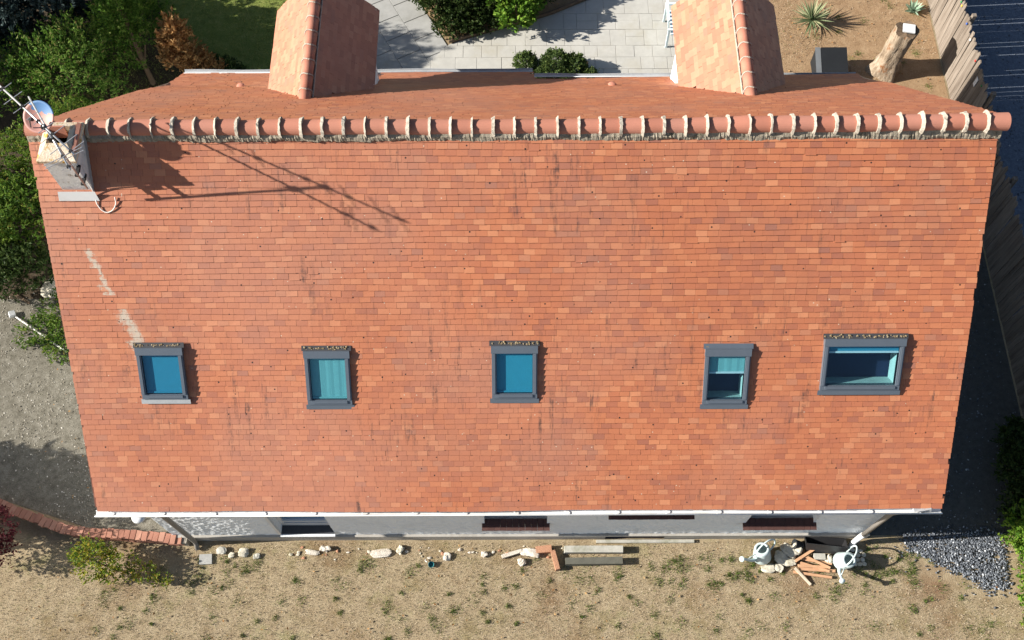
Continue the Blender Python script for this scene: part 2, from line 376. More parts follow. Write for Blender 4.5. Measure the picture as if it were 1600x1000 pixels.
# patio of stone slabs (random ashlar), each slab a part
def inside(pt, poly):
    x, y = pt; r = False; n = len(poly)
    for i in range(n):
        (x1, y1), (x2, y2) = poly[i], poly[(i+1) % n]
        if (y1 > y) != (y2 > y) and x < (x2-x1)*(y-y1)/(y2-y1)+x1: r = not r
    return r
patio_poly = [(-2.3, 5.2), (5.6, 5.2), (5.6, 10.6), (2.6, 10.6), (1.9, 9.25), (.95, 8.75), (.3, 8.5), (-.3, 8.3), (-1.6, 7.85), (-2.3, 7.0)]
patio = sheet('patio', 'joint', patio_poly, .006)
def slab_part(parent, name, mat, poly, z0, z1, inset=.0045):
    c = np.mean(poly, 0); P = [tuple(c+(np.array(q)-c)*(1-inset/max(.05, np.linalg.norm(np.array(q)-c)))) for q in poly]
    P2 = [tuple(c+(np.array(q)-c)*(1-.006/max(.05, np.linalg.norm(np.array(q)-c)))) for q in P]
    n = len(P); V = [(x, y, z0) for x, y in P]+[(x, y, z1-.004) for x, y in P]+[(x, y, z1) for x, y in P2]
    F = [(i, (i+1) % n, n+(i+1) % n, n+i) for i in range(n)]+[(n+i, n+(i+1) % n, 2*n+(i+1) % n, 2*n+i) for i in range(n)]+[tuple(range(2*n, 3*n))]
    return MB().add(V, F).build(name, mat, parent)
y = 5.2; row = 0
while y < 10.5:
    hgt = random.choice([.32, .42, .5, .36]); x = -2.3-random.random()*.4
    while x < 5.6:
        wd = random.choice([.32, .45, .6, .52, .38]); 
        def clip(q): return q
        poly = [(x, y), (x+wd, y), (x+wd, y+hgt), (x, y+hgt)]
        ins = [inside(q, patio_poly) for q in poly]
        if all(ins):
            if wd > .4 and hgt > .4 and random.random() < .35:
                m_ = y+hgt*random.uniform(.4, .6)
                slab_part(patio, 'slab', 'slab', [(x, y), (x+wd, y), (x+wd, m_), (x, m_)], .007, .03+random.uniform(-.003, .003))
                slab_part(patio, 'slab', 'slab', [(x, m_), (x+wd, m_), (x+wd, y+hgt), (x, y+hgt)], .007, .03+random.uniform(-.003, .003))
            else: slab_part(patio, 'slab', 'slab', poly, .007, .03+random.uniform(-.003, .003))
        elif any(ins):
            # cut the slab to the patio outline
            pts = [q for q, k in zip(poly, ins) if k]
            for i in range(4):
                a, b = poly[i], poly[(i+1) % 4]
                if ins[i] != ins[(i+1) % 4]:
                    lo, hi = (a, b) if ins[i] else (b, a)
                    for _ in range(14):
                        mid = ((lo[0]+hi[0])/2, (lo[1]+hi[1])/2)
                        if inside(mid, patio_poly): lo = mid
                        else: hi = mid
                    pts.append(lo)
            c_ = np.mean(pts, 0); pts.sort(key=lambda q: math.atan2(q[1]-c_[1], q[0]-c_[0]))
            if len(pts) >= 3: slab_part(patio, 'slab', 'slab', pts, .007, .03)
        x += wd
    y += hgt
# diagonal garden path
path_poly = [(-2.45, 6.2), (-1.7, 7.75), (-4.0, 11.2), (-5.2, 10.6), (-3.35, 7.75), (-2.9, 6.9)]
gpath = sheet('garden_path', 'joint', path_poly, .005)
a0 = np.array([-2.25, 6.3]); dv = np.array([-2.35, 4.4]); dv /= np.linalg.norm(dv); nv = np.array([dv[1], -dv[0]])
for i in range(9):
    t0 = -.3+i*.62
    for (w0, w1) in ((-.68, -.02), (-.02, .62), (.62, 1.25)):
        t1 = t0+(.3 if -.5 < w0 < .5 else 0)
        slab_part(gpath, 'slab', 'slab_path', [tuple(a0+dv*t1+nv*w0), tuple(a0+dv*t1+nv*w1), tuple(a0+dv*(t1+.61)+nv*w1), tuple(a0+dv*(t1+.61)+nv*w0)], .006, .026)
# dark curved edging behind the patio
e = MB(); pts = [(-1.6, 7.88), (-.3, 8.34), (.3, 8.54), (.95, 8.79), (1.9, 9.29), (2.6, 10.6)]
e.tube([(x, yy, .08) for x, yy in pts], .05, 6)
tag(e.build('patio_edging', 'bark', None, (0, 8.3, 0)), 'dark curved edging board between patio slabs and shrub bed', 'edging')
# soil of the shrub bed
sheet('shrub_bed', 'dirt', [(-1.6, 7.95), (-.3, 8.4), (.3, 8.6), (.95, 8.85), (1.85, 9.35), (2.5, 10.6), (-3.7, 10.6)], .008)

# ------------------------------------------------------------------ house
house = thing('house', (0, 0, 0), 'white rendered house seen from above under a big orange plain-tile roof', 'house')
SK = [(-6.115, -5.37, 3.385, 4.30, 'blind_blue', 1.), (-3.418, -2.69, 3.45, 4.41, 'blind_teal', 1.), (-.397, .34, 3.375, 4.31, 'blind_mid', 1.), (3.045, 3.775, 3.44, 4.43, 'blind_teal', .42), (4.95, 6.24, 3.275, 4.185, 'blind_blue', .2)]
HOLES = [(a+.02, b-.02, s0-.0, s1+.09) for a, b, s0, s1, _, _ in SK]
CHX0, CHX1, CHY0, CHY1 = -6.89, -6.41, -.57, .03
def xl(s): return -7.285+.0164*s
def xr(s): return 7.213+.0128*s
# roof deck with openings
roof = MB()
xs = sorted({-7.22, 7.2, *[h[0] for h in HOLES], *[h[1] for h in HOLES]}); ss = sorted({0., 6.36, *[h[2] for h in HOLES], *[h[3] for h in HOLES]})
for i in range(len(xs)-1):
    for j in range(len(ss)-1):
        mx_, ms_ = (xs[i]+xs[i+1])/2, (ss[j]+ss[j+1])/2
        if any(h[0] < mx_ < h[1] and h[2] < ms_ < h[3] for h in HOLES): continue
        roof.add([fr(xs[i], ss[j], -.03), fr(xs[i], ss[j+1], -.03), fr(xs[i+1], ss[j+1], -.03), fr(xs[i+1], ss[j], -.03)], [(0, 1, 2, 3)])
roof_o = roof.build('roof', 'underlay', house)
roof_o['label'] = 'orange plain-tile roof with patchy colour and dark streaks'

# ---- front tiles: 300 nearest the ridge are single objects, the rest joined
GA = .0972; NR = 66; TW = .1765; S0 = .015
tiles = []
for r_ in range(NR):
    s_top = S0+GA*r_; s_bot = s_top+GA
    if r_ == NR-1: s_bot = s_top+GA
    off = (r_ % 2)*TW/2+rng.normal(0, .012)
    x = -7.45+off
    while x < 7.4:
        wd = TW*(1+rng.normal(0, .035)); x0, x1 = x, x+wd
        x += wd
        sm = (s_top+s_bot)/2
        x0c, x1c = max(x0, xl(sm)), min(x1, xr(sm))
        if x1c-x0c < .035: continue
        segs = [(x0c, x1c)]
        for h in HOLES:
            if h[2]-.01 < sm < h[3]:
                nsg = []
                for a, b in segs:
                    if b <= h[0] or a >= h[1]: nsg.append((a, b))
                    else:
                        if h[0]-a > .02: nsg.append((a, h[0]))
                        if b-h[1] > .02: nsg.append((h[1], b))
                segs = nsg
        if -6.9 < (x0c+x1c)/2 < -6.40 and s_bot < .80: segs = [q for q in segs if not (q[0] > -6.87 and q[1] < -6.43)]
        for a, b in segs: tiles.append((a, b, s_top, s_bot, r_))
def wav(x, r_): return .006*math.sin(x*.9+r_*.35)+.005*math.sin(x*2.3+1.3*r_)+.004*math.sin(x*.35+r_*.11+1)
T = np.array([t[:4] for t in tiles]); N = len(T)
# largest in the picture: the rows by the ridge, whole tiles
order = sorted(range(N), key=lambda i: (tiles[i][4], abs(T[i, 1]-T[i, 0]-TW) > .03, T[i, 0]))
single = set(order[:300])
V = []; F = []; RN = []
TT = .015
tile_vars = []
for k in range(6):                                   # six unit tiles shared by the single objects
    me = MB(); wj = rng.normal(0, .004, 4)
    Vv = [(-.5, 0+wj[0], 0), (.5, 0+wj[1], 0), (.5, 1, 0), (-.5, 1, 0), (-.5, wj[0], 1), (.5, wj[1], 1), (.5, 1, 1), (-.5, 1, 1)]
    tile_vars.append(Vv)
mesh_cache = {}
for i, (a, b, s0, s1, r_) in enumerate(tiles):
    xm = (a+b)/2; ds = wav(xm, r_)+rng.normal(0, .0012); hb = .018+rng.normal(0, .0009); tilt = rng.normal(0, .0006)
    if rng.random() < .006: ds += rng.uniform(.008, .022)
    sagf = lambda q: .012*math.sin(q*.55+s0*.4)+.010*math.sin(q*1.1-s0*.9+2)
    sag = sagf(xm)
    g = .0012; sk = rng.normal(0, .0016)
    if i in single:
        wq = round((b-a)/.02)*.02; kk = (wq, i % 4)
        me = mesh_cache.get(kk)
        L_ = GA+.035
        if me is None:
            hw = wq/2-g
            j_ = rng.normal(0, .0012, 4)
            Vv = [(-hw, 0, -.002), (hw, 0, -.002), (hw, L_, -.016), (-hw, L_, -.016), (-hw, j_[0], TT), (hw, j_[1], TT), (hw, L_, -.003), (-hw, L_, -.003)]
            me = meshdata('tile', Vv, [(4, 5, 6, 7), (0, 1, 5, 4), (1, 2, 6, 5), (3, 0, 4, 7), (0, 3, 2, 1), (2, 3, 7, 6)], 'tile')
            mesh_cache[kk] = me
        o = link('tile', me, roof_o, fr(xm, s1+ds, sag+.002)); o.rotation_euler = (PF, tilt*4-math.atan((sagf(b)-sagf(a))/(b-a)), sk)
        o.scale = ((b-a)/wq, 1, 1)
        continue
    bI = len(V)
    for (xx, sx) in ((a+g, -1), (b-g, 1)):
        sag = sagf(xx); hh = hb+tilt*sx+sag
        dd = ds-wav(xm, r_)+wav(xx, r_)+sk*sx; V.append(fr(xx, s1+dd, hh)); V.append(fr(xx, s1+dd, hh-TT-.003)); V.append(fr(xx, s0+ds-.03, sag-.002)); V.append(fr(xx, s0+ds-.03, sag-.014))
    # 0 a-bot-top 1 a-bot-low 2 a-up-top 3 a-up-low, 4.. for b
    F += [(bI+0, bI+4, bI+6, bI+2), (bI+1, bI+5, bI+4, bI+0), (bI+3, bI+1, bI+0, bI+2), (bI+5, bI+7, bI+6, bI+4)]
    q = rng.random(); RN += [q]*4
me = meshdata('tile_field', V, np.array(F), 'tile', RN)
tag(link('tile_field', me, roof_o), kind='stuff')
print('tiles', N, len(single))

# ---- back slope
PROF = [(.05, 7.40), (.35, 7.10), (1.4, 6.01), (2.5, 4.86), (3.5, 3.82), (4.46, 2.74), (4.89, 2.36), (5.48, 1.87)]
py_, pz_ = np.array(PROF).T
pl_ = np.concatenate([[0], np.cumsum(np.hypot(np.diff(py_), np.diff(pz_)))])
def lift(x): return .12*max(0., min(1., (x-1)/6.2))
def bk(x, l, h=0.):
    y_ = np.interp(l, pl_, py_); z_ = np.interp(l, pl_, pz_)
    y2 = np.interp(l+.02, pl_, py_); z2 = np.interp(l+.02, pl_, pz_)
    if l+.02 > pl_[-1]: y2, z2 = y_+.0154, z_-.0128
    d = math.hypot(y2-y_, z2-z_); n_ = (-(z2-z_)/d, (y2-y_)/d)
    return (x, y_+n_[0]*h, z_+n_[1]*h+lift(x))
LR = np.interp(4.93, py_, pl_); LL = pl_[-1]
D_ = [dict(x=-3.78, zr=4.93, y0=2.30, hw=1.03, ye=5.58), dict(x=4.21, zr=5.05, y0=2.20, hw=1.03, ye=5.55)]
dr_h = 1.22
def dorm_cover(x, l):
    p = bk(x, l)
    for d in D_:
        if abs(x-d['x']) < d['hw']-.12 and p[2] < d['zr']-dr_h*abs(x-d['x'])/d['hw']-.05: return True
    return False
V = []; F = []; RN = []; r_ = 0; l = .22
while l < LL-.02:
    x = -7.27-random.random()*.17
    l1 = min(l+GA, LL)
    while x < 7.27:
        wd = TW*(1+rng.normal(0, .03)); a, b = max(x, -7.27), min(x+wd, 7.27); x += wd
        if b-a < .03 or (l1 > LR and (a+b)/2 > .41) or dorm_cover((a+b)/2, (l+l1)/2): continue
        hb = .016+rng.normal(0, .003); bI = len(V)
        for xx in (a+.001, b-.001): V += [bk(xx, l1, hb), bk(xx, l1, hb-.017), bk(xx, max(l-.03, .2), -.002)]
        F += [(bI+2, bI+5, bI+3, bI+0), (bI+0, bI+3, bI+4, bI+1), (bI+2, bI+0, bI+1, bI+2), (bI+5, bI+4, bI+3, bI+5)]
        q = rng.random(); RN += [q, q]
        F = F[:-2]
    l += GA; r_ += 1
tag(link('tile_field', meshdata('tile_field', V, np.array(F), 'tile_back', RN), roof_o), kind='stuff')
bd = MB()
for xa, xb, le in ((-7.24, .40, LL-.03), (.40, 7.24, LR-.03)):
    ls = [.2]+[q for q in pl_ if .2 < q < le]+[le]
    for i in range(len(ls)-1): bd.add([bk(xa, ls[i], -.03), bk(xb, ls[i], -.03), bk(xb, ls[i+1], -.03), bk(xa, ls[i+1], -.03)], [(0, 1, 2, 3)])
bd.build('roof_deck', 'underlay', roof_o)
# tile vents (two little humps on the back slope)
for (vx, l_) in ((-5.55, 5.9), (1.95, 5.6)):
    MB().blob(bk(vx, l_, .03), (.085, .07, .04), 2, .1).build('tile_vent', 'ridge_clay', roof_o, smooth=True)

# ---- ridge: clay half-rounds with mortar collars
NRG = 46; RX0, RX1 = -7.30, 7.28
RY, RZ, RR = .10, 7.27, .128
stp = (RX1-RX0)/NRG
def rsag(x): return -.014*math.sin(x*.62+1)+.007*math.sin(x*2.1)
def half(x0, x1, ra, rb, dz=0., a0=R(-28), a1=R(208), n=20, th=.018, cy=RY, cz=RZ, jag=0.):
    m = MB(); V = []
    for (x, r0) in ((x0, ra), (x1, rb)):
        for rr in (r0, r0-th):
            for j in range(n+1):
                a = a0+(a1-a0)*j/n; q = rr+rng.normal(0, jag) if jag else rr
                V.append((x+(rng.normal(0, jag*.7) if jag else 0), cy+q*math.cos(a), cz+lift(x)*.6+rsag(x)+dz+q*math.sin(a)))
    k = n+1; F = []
    for j in range(n):
        F += [(j, j+1, 2*k+j+1, 2*k+j), (k+j+1, k+j, 3*k+j, 3*k+j+1), (j+1, j, k+j, k+j+1), (2*k+j, 2*k+j+1, 3*k+j+1, 3*k+j)]
    F += [(0, 2*k, 3*k, k), (n, k+n, 3*k+n, 2*k+n)]
    return m.add(V, F)
for i in range(NRG):
    x0 = RX0+i*stp
    o = half(x0+.012, x0+stp+.01, RR*1.0, RR*1.0+rng.normal(0, .005), rng.normal(0, .006)).build('ridge_tile', 'ridge_clay', roof_o, smooth=False)
    o.data.polygons.foreach_set('use_smooth', [False]*len(o.data.polygons))
    if i: half(x0-.026+rng.normal(0, .004), x0+.012+rng.normal(0, .004), RR+.020+rng.normal(0, .005), RR+.038+rng.normal(0, .006), a0=R(-20), th=.07, n=16, jag=.005).build('mortar_joint', 'mortar', roof_o)
for xe, sgn in ((RX0, 1), (RX1, -1)):   # closed ends of the ridge
    m = MB(); n = 12; V = [(xe, RY, RZ+lift(xe)*.6+rsag(xe))]+[(xe, RY+RR*math.cos(R(-28)+R(236)*j/n), RZ+lift(xe)*.6+rsag(xe)+RR*math.sin(R(-28)+R(236)*j/n)) for j in range(n+1)]
    m.add(V, [(0, j+1, j+2) for j in range(n)]).build('ridge_end', 'ridge_clay', roof_o)
# mortar bed between ridge and first row, ragged lower edge
nx = 700; bm_ = MB(); V = []
def sn(x, k): return math.sin(x*3.1+k)+.7*math.sin(x*7.7+2*k)+.5*math.sin(x*17.3+k*3)+.4*math.sin(x*41+k)
for i in range(nx+1):
    x = -7.28+14.5*i/nx; lf = lift(x)*.35
    V += [tuple(np.array(fr(x, -.05, .058))+(0, 0, lf)), fr(x, .028+.006*sn(x, 1), .056+.005*sn(x, 2)+rng.normal(0, .005)), fr(x, .082+.008*sn(x, 3)+rng.normal(0, .006), .022)]
bm_.add(V, [(i*3+k, i*3+k+1, i*3+k+4, i*3+k+3) for i in range(nx) for k in (0, 1)]).build('mortar_bed', 'bed_mortar', roof_o)
bm_ = MB(); V = []
for i in range(nx+1):
    x = -7.26+14.5*i/nx
    V += [(x, RY+.11, RZ-.04+lift(x)*.6), bk(x, .26+.006*sn(x, 4), .018)]
bm_.add(V, [(i*2, i*2+2, i*2+3, i*2+1) for i in range(nx)]).build('mortar_bed', 'bed_mortar', roof_o)

# ---- walls, plinth
WY = -4.33
def wall_front():
    m = MB(); wins = [(-4.48, -3.48, .46, 1.94), (-.59, .565, 1.05, 1.94), (1.69, 3.12, 1.84, 1.94), (4.25, 5.51, 1.03, 1.94)]
    x_ = sorted({-6.62, 6.78, *[q[0] for q in wins], *[q[1] for q in wins]}); z_ = sorted({.2, 2.65, *[q[2] for q in wins], *[q[3] for q in wins]})
    cell = .021; nx_, nz_ = int(13.4/cell), int(1.75/cell)      # roughcast: a dense sheet with real pebbly relief, window openings left out
    gx = np.linspace(-6.62, 6.78, nx_+1); gz = np.linspace(.2, 1.95, nz_+1)
    for q in wins:
        for e_ in q[:2]: gx[np.argmin(abs(gx-e_))] = e_
        for e_ in q[2:]:
            if e_ < 1.95: gz[np.argmin(abs(gz-e_))] = e_
    H_ = rng.normal(0, 1, (nx_+1, nz_+1)); H_ = sum(np.roll(H_, (a_, b_), (0, 1))*math.exp(-(a_*a_+b_*b_)/2.2) for a_ in (-2, -1, 0, 1, 2) for b_ in (-2, -1, 0, 1, 2))*.0018
    H_[[0, -1], :] = 0; H_[:, -1] = 0
    XX, ZZ = np.meshgrid(gx, gz, indexing='ij'); VV = np.stack([XX, WY-np.clip(H_, -.010, .016), ZZ], -1).reshape(-1, 3)
    I, J = np.meshgrid(np.arange(nx_), np.arange(nz_), indexing='ij'); k0 = (I*(nz_+1)+J).ravel()
    cxs = ((gx[:-1]+gx[1:])/2)[I.ravel()]; czs = ((gz[:-1]+gz[1:])/2)[J.ravel()]; ok = np.ones(len(k0), bool)
    for q in wins: ok &= ~((cxs > q[0]) & (cxs < q[1]) & (czs > q[2]) & (czs < q[3]))
    k0 = k0[ok]; FF = np.column_stack([k0, k0+nz_+1, k0+nz_+2, k0+1])
    rc = link('roughcast', meshdata('roughcast', VV, FF, 'render_white', None, True), house)
    m.add([(-6.62, WY, 1.95), (6.78, WY, 1.95), (6.78, WY, 2.65), (-6.62, WY, 2.65)], [(0, 1, 2, 3)])
    for a, b, c, d in wins:
        yb = WY+.2
        d = min(d, 1.95); m.add([(a, WY, c), (a, yb, c), (a, yb, d), (a, WY, d), (b, WY, c), (b, yb, c), (b, yb, d), (b, WY, d)], [(0, 3, 2, 1), (4, 5, 6, 7), (0, 1, 5, 4), (3, 7, 6, 2)])
    for sx in (-6.62, 6.78):           # gables and back wall
        g = [(sx, WY, .2), (sx, 5.0, .2), (sx, 5.0, 2.2), (sx, .1, 7.05), (sx, WY, 2.6)]
        m.add(g, [(0, 1, 2, 3, 4) if sx < 0 else (4, 3, 2, 1, 0)])
    m.add([(-6.62, 5.0, 0), (6.78, 5.0, 0), (6.78, 5.0, 2.2), (-6.62, 5.0, 2.2)], [(0, 1, 2, 3)])
    return m.build('wall', 'render_white', house), wins
wall_o, WINS = wall_front()
pm = MB()
pm.add([(-6.64, WY-.05, 0), (1.72, WY-.05, 0), (1.72, WY-.05, .27), (-6.64, WY-.05, .27)], [(0, 1, 2, 3)])
pm.add([(2.86, WY-.05, 0), (6.8, WY-.05, 0), (6.8, WY-.05, .27), (2.86, WY-.05, .27)], [(0, 1, 2, 3)])
pm.add([(1.72, WY-.05, .22), (2.86, WY-.05, .22), (2.86, WY-.05, .27), (1.72, WY-.05, .27)], [(0, 1, 2, 3)])
pm.add([(1.72, WY-.05, 0), (2.86, WY-.05, 0), (2.86, WY-.05, .06), (1.72, WY-.05, .06)], [(0, 1, 2, 3)])
pm.add([(-6.64, WY-.05, .27), (6.8, WY-.05, .27), (6.8, WY, .275), (-6.64, WY, .275)], [(0, 1, 2, 3)])
for sx, q in ((-6.64, 1), (6.8, 0)):
    f_ = [(sx, WY-.05, 0), (sx, 5.0, 0), (sx, 5.0, .27), (sx, WY-.05, .27)]; pm.add(f_, [(3, 2, 1, 0)] if q == 0 else [(0, 1, 2, 3)])
pm.build('plinth', 'plinth', house)
MB().box((2.29, WY+.12, .14), (1.16, .3, .2)).build('cellar_vent', 'dark_box', house)
MB().box((2.5, WY-.10, .03), (1.9, .06, .06)).build('cellar_sill', 'concrete', house)
# windows
def front_window(k, a, b, c, d):
    yb = WY+.16
    if k == 0:
        f_ = MB()
        for x0, x1, z0, z1 in ((a+.002, a+.07, c, d), (b-.07, b-.002, c, d), (a+.07, b-.07, c, c+.20), (a+.07, b-.07, c+.30, c+.36)): f_.box(((x0+x1)/2, yb, (z0+z1)/2), (x1-x0, .06, z1-z0))
        o = f_.build('window', 'white_pvc', house); o['label'] = 'white framed window with dark slate sill by the left downpipe'
        MB().box(((a+b)/2, yb+.02, (c+d)/2), (b-a-.14, .01, d-c-.1)).build('pane', 'window_blue', o)
        MB().box(((a+b)/2, WY+.05, c+.012), (b-a-.004, .17, .02)).build('sill', 'shutter_dark', o)
        MB().box(((a+b)/2, WY-.05, c-.03), (b-a+.04, .06, .05)).build('sill_nose', 'render_white', o)
        MB().box((a-.03, WY-.02, (c+d)/2), (.055, .05, d-c)).build('reveal_trim', 'white_pvc', o)
    else:
        f_ = MB()
        for x0, x1, z0, z1 in ((a+.002, a+.07, c+.05, d), (b-.07, b-.002, c+.05, d), (a+.07, b-.07, c+.05, c+.13), ((a+b)/2-.03, (a+b)/2+.03, c+.13, d)): f_.box(((x0+x1)/2, yb, (z0+z1)/2), (x1-x0, .06, z1-z0))
        o = f_.build('window', 'white_pvc', house)
        MB().box(((a+b)/2, yb+.02, (c+d)/2+.05), (b-a-.1, .01, d-c-.1)).build('pane', 'window_blue', o)
        s_ = MB(); n_ = int((b-a+.1)/.11); 
        for i in range(n_): MB().box((a-.05+(i+.5)*(b-a+.1)/n_, WY-.02, c+.02), ((b-a+.1)/n_-.003, .22, .05), rotx(R(12)), .002).build('sill_tile', 'sill_clay', o)
for k, q in enumerate(WINS): front_window(k, *q)

# ---- gutters and downpipes
def gutter(xa, xb, y_, z_, name, mat, rad=.075):
    m = MB(); V = []; nsg = 24
    n = 8
    for i in range(nsg+1):
        x = xa+(xb-xa)*i/nsg; dz = .006*math.sin(i*1.3); dy = .008*math.sin(i*.8+1)
        for rr in (rad, rad-.008):
            for j in range(n+1):
                a = math.pi+math.pi*j/n; V.append((x, y_+dy+rr*math.cos(a), z_+dz+rr*math.sin(a)))
    k = 2*(n+1)
    F = []
    for i in range(nsg):
        for j in range(n):
            F += [(i*k+j, i*k+j+1, (i+1)*k+j+1, (i+1)*k+j), (i*k+n+1+j+1, i*k+n+1+j, (i+1)*k+n+1+j, (i+1)*k+n+1+j+1)]
        F += [(i*k, (i+1)*k, (i+1)*k+n+1, i*k+n+1), (i*k+n, i*k+2*n+1, (i+1)*k+2*n+1, (i+1)*k+n)]
    m.add(V, F)
    m.tube([(xa, y_-rad*.99, z_+.004), (xb, y_-rad*.99, z_+.004)], .011, 8)
    return m.build(name, mat, house, smooth=True)
GY, GZ = -4.50, 2.55
g1 = gutter(-7.24, 7.30, GY, GZ, 'gutter', 'white_pvc', .052)
for i in range(17): MB().box((-7.0+i*.87, GY, GZ+.008), (.025, .10, .006)).build('gutter_bracket', 'white_pvc', g1)
MB().add([(-7.18, -4.44, 2.45), (7.25, -4.44, 2.45), (7.25, -4.44, 2.62), (-7.18, -4.44, 2.62)], [(0, 1, 2, 3)]).build('fascia', 'white_pvc', house)
MB().add([(-7.18, -4.44, 2.46), (7.25, -4.44, 2.46), (7.25, WY, 2.46), (-7.18, WY, 2.46)], [(3, 2, 1, 0)]).build('soffit', 'white_pvc', house)
for xx in (7.0, 6.87): MB().box((xx, GY+.02, GZ+.05), (.2, .09, .03), rotz(.1), .015).build('gutter_leaf_guard', 'zinc', g1)
gutter(-7.25, .40, 5.53, 1.88, 'gutter', 'zinc', .05); gutter(.42, 7.27, 4.98, 2.39, 'gutter', 'zinc', .045)
p_ = MB().tube([(-6.30, GY, GZ-.06), (-6.27, GY+.02, GZ-.16), (-6.21, -4.44, GZ-.32), (-6.20, -4.44, .22), (-6.20, -4.46, .12), (-6.17, -4.56, .05)], .046, 12).build('downpipe', 'pipe_grey', house, smooth=True)
p_['label'] = 'grey downpipe at the left corner'
p_ = MB().tube([(6.62, GY, GZ-.06), (6.60, GY+.02, GZ-.16), (6.55, -4.46, GZ-.32), (6.54, -4.46, .62)], .045, 12).build('downpipe', 'pipe_grey', house, smooth=True)
MB().tube([(6.54, -4.46, .66), (6.54, -4.46, .2), (6.5, -4.50, .1), (6.42, -4.60, .05)], .052, 12).build('pipe_shoe', 'white_pvc', p_, smooth=True)
MB().lathe([(.02, -.16), (.09, -.13), (.125, -.05), (.11, 0), (.03, .01)], (-6.52, GY-.03, GZ-.05)).build('gutter_outlet', 'white_pvc', g1, smooth=True)
for vx in (-7.27, 7.25):      # verge boards under the tile edge
    s_ = -1 if vx < 0 else 1
    MB().add([fr(vx-.14*s_, .05, -.005), fr(vx-.14*s_, 6.36, -.005), fr(vx-.14*s_, 6.36, -.16), fr(vx-.14*s_, .05, -.16)], [(0, 1, 2, 3)]).build('verge_board', 'pale_wood', roof_o)
    q = [bk(vx-.02*s_, l_, h_) for l_ in (.1, 2., 4., 5.2, LR-.05) for h_ in (-.005, -.16)]
    MB().add(q, [(2*i, 2*i+1, 2*i+3, 2*i+2) for i in range(4)]).build('verge_board', 'pale_wood', roof_o)

# ---- dormers on the back slope
for d in D_:
    X, zr, y0, hw, ye = d['x'], d['zr'], d['y0'], d['hw'], d['ye']
    ze = zr-dr_h; zl = lift(X)
    cw = hw-.12; yw = 4.86
    m = MB()
    m.add([(X-cw, 2.6, 2.4), (X-cw, yw, .0), (X-cw, yw, zr-dr_h*cw/hw-.03), (X-cw, 2.6, zr-dr_h*cw/hw-.03)], [(0, 1, 2, 3)])
    m.add([(X+cw, 2.6, 2.4), (X+cw, yw, .0), (X+cw, yw, zr-dr_h*cw/hw-.03), (X+cw, 2.6, zr-dr_h*cw/hw-.03)], [(3, 2, 1, 0)])
    m.add([(X-cw, yw, 0), (X+cw, yw, 0), (X+cw, yw, zr-dr_h*cw/hw-.03), (X, yw, zr-.03), (X-cw, yw, zr-dr_h*cw/hw-.03)], [(4, 3, 2, 1, 0)])
    dm = m.build('dormer', 'render_white', house)
    dm['label'] = 'gabled dormer with its own tiled roof and ridge'
    sl_ = math.hypot(hw, dr_h); na = math.atan2(dr_h, hw)
    deck = MB(); V = []; F = []; RN = []
    for sg in (-1, 1):
        def dp(q, yy, h=0.): return (X+sg*(q*math.cos(na)+h*math.sin(na)), yy, zr-q*math.sin(na)+h*math.cos(na))
        deck.add([dp(.02, 1.9, -.03), dp(.02, ye-.02, -.03), dp(sl_-.03, ye-.02, -.03), dp(sl_-.03, 1.9, -.03)], [(0, 1, 2, 3) if sg > 0 else (3, 2, 1, 0)])
        q = .0; k = 0; gd = .0972
        while q < sl_-.02:
            q1 = min(q+gd, sl_); yy = 1.75+random.random()*TW
            while yy < ye:
                wd = TW*(1+rng.normal(0, .03)); a, b = yy, min(yy+wd, ye); yy += wd
                pm_ = dp((q+q1)/2, (a+b)/2)
                zmain = np.interp((a+b)/2, py_, pz_)+zl
                if pm_[2] < zmain-.06 or b-a < .02: continue
                hb = .016+rng.normal(0, .0025); bI = len(V)
                for tt in (a+.001, b-.001): V += [dp(q1, tt, hb), dp(q1, tt, hb-.017), dp(max(q-.03, 0), tt, -.002)]
                F += [(bI+2, bI+5, bI+3, bI+0), (bI+0, bI+3, bI+4, bI+1)]
                z_ = rng.random(); RN += [z_, z_]
            q = q1
    deck.build('dormer_deck', 'underlay', dm)
    tag(link('tile_field', meshdata('tile_field', V, np.array(F), 'tile_dormer', RN), dm), kind='stuff')
    # dormer ridge tiles along y
    L_ = .335; yy = y0-.05
    k = 0
    while yy < ye-.05:
        m = MB(); n = 10; V = []
        y1 = min(yy+L_+.03, ye)
        for (yv, rr) in ((yy, .098), (y1, .115)):
            for r2 in (rr, rr-.016):
                for j in range(n+1):
                    a = R(-20)+R(220)*j/n; V.append((X+r2*math.cos(a), yv, zr-.005+r2*math.sin(a)))
        kk = n+1; F = []
        for j in range(n): F += [(j, 2*kk+j, 2*kk+j+1, j+1), (kk+j, kk+j+1, 3*kk+j+1, 3*kk+j), (j, j+1, kk+j+1, kk+j), (2*kk+j, 3*kk+j, 3*kk+j+1, 2*kk+j+1)]
        m.add(V, F); o = m.build('ridge_tile', 'ridge_clay', dm); o.data.polygons.foreach_set('use_smooth', [(j % 4) < 2 for j in range(len(o.data.polygons))])
        if k:
            m = MB(); m.tube([(X+.118*math.cos(R(-18)+R(216)*j/12), yy+.012*math.sin(j), zr-.005+.118*math.sin(R(-18)+R(216)*j/12)) for j in range(13)], .014, 6).build('mortar_joint', 'mortar', dm)
        yy += L_; k += 1
    for sg in (-1, 1):
        MB().tube([(X+sg*.118, y0+.02, zr-.10), (X+sg*.118, ye, zr-.10)], .016, 6).build('mortar_bed', 'mortar', dm)
    MB().blob((X, y0-.07, zr-.06), (.13, .08, .07), 2, .15).build('mortar_end', 'mortar', dm)

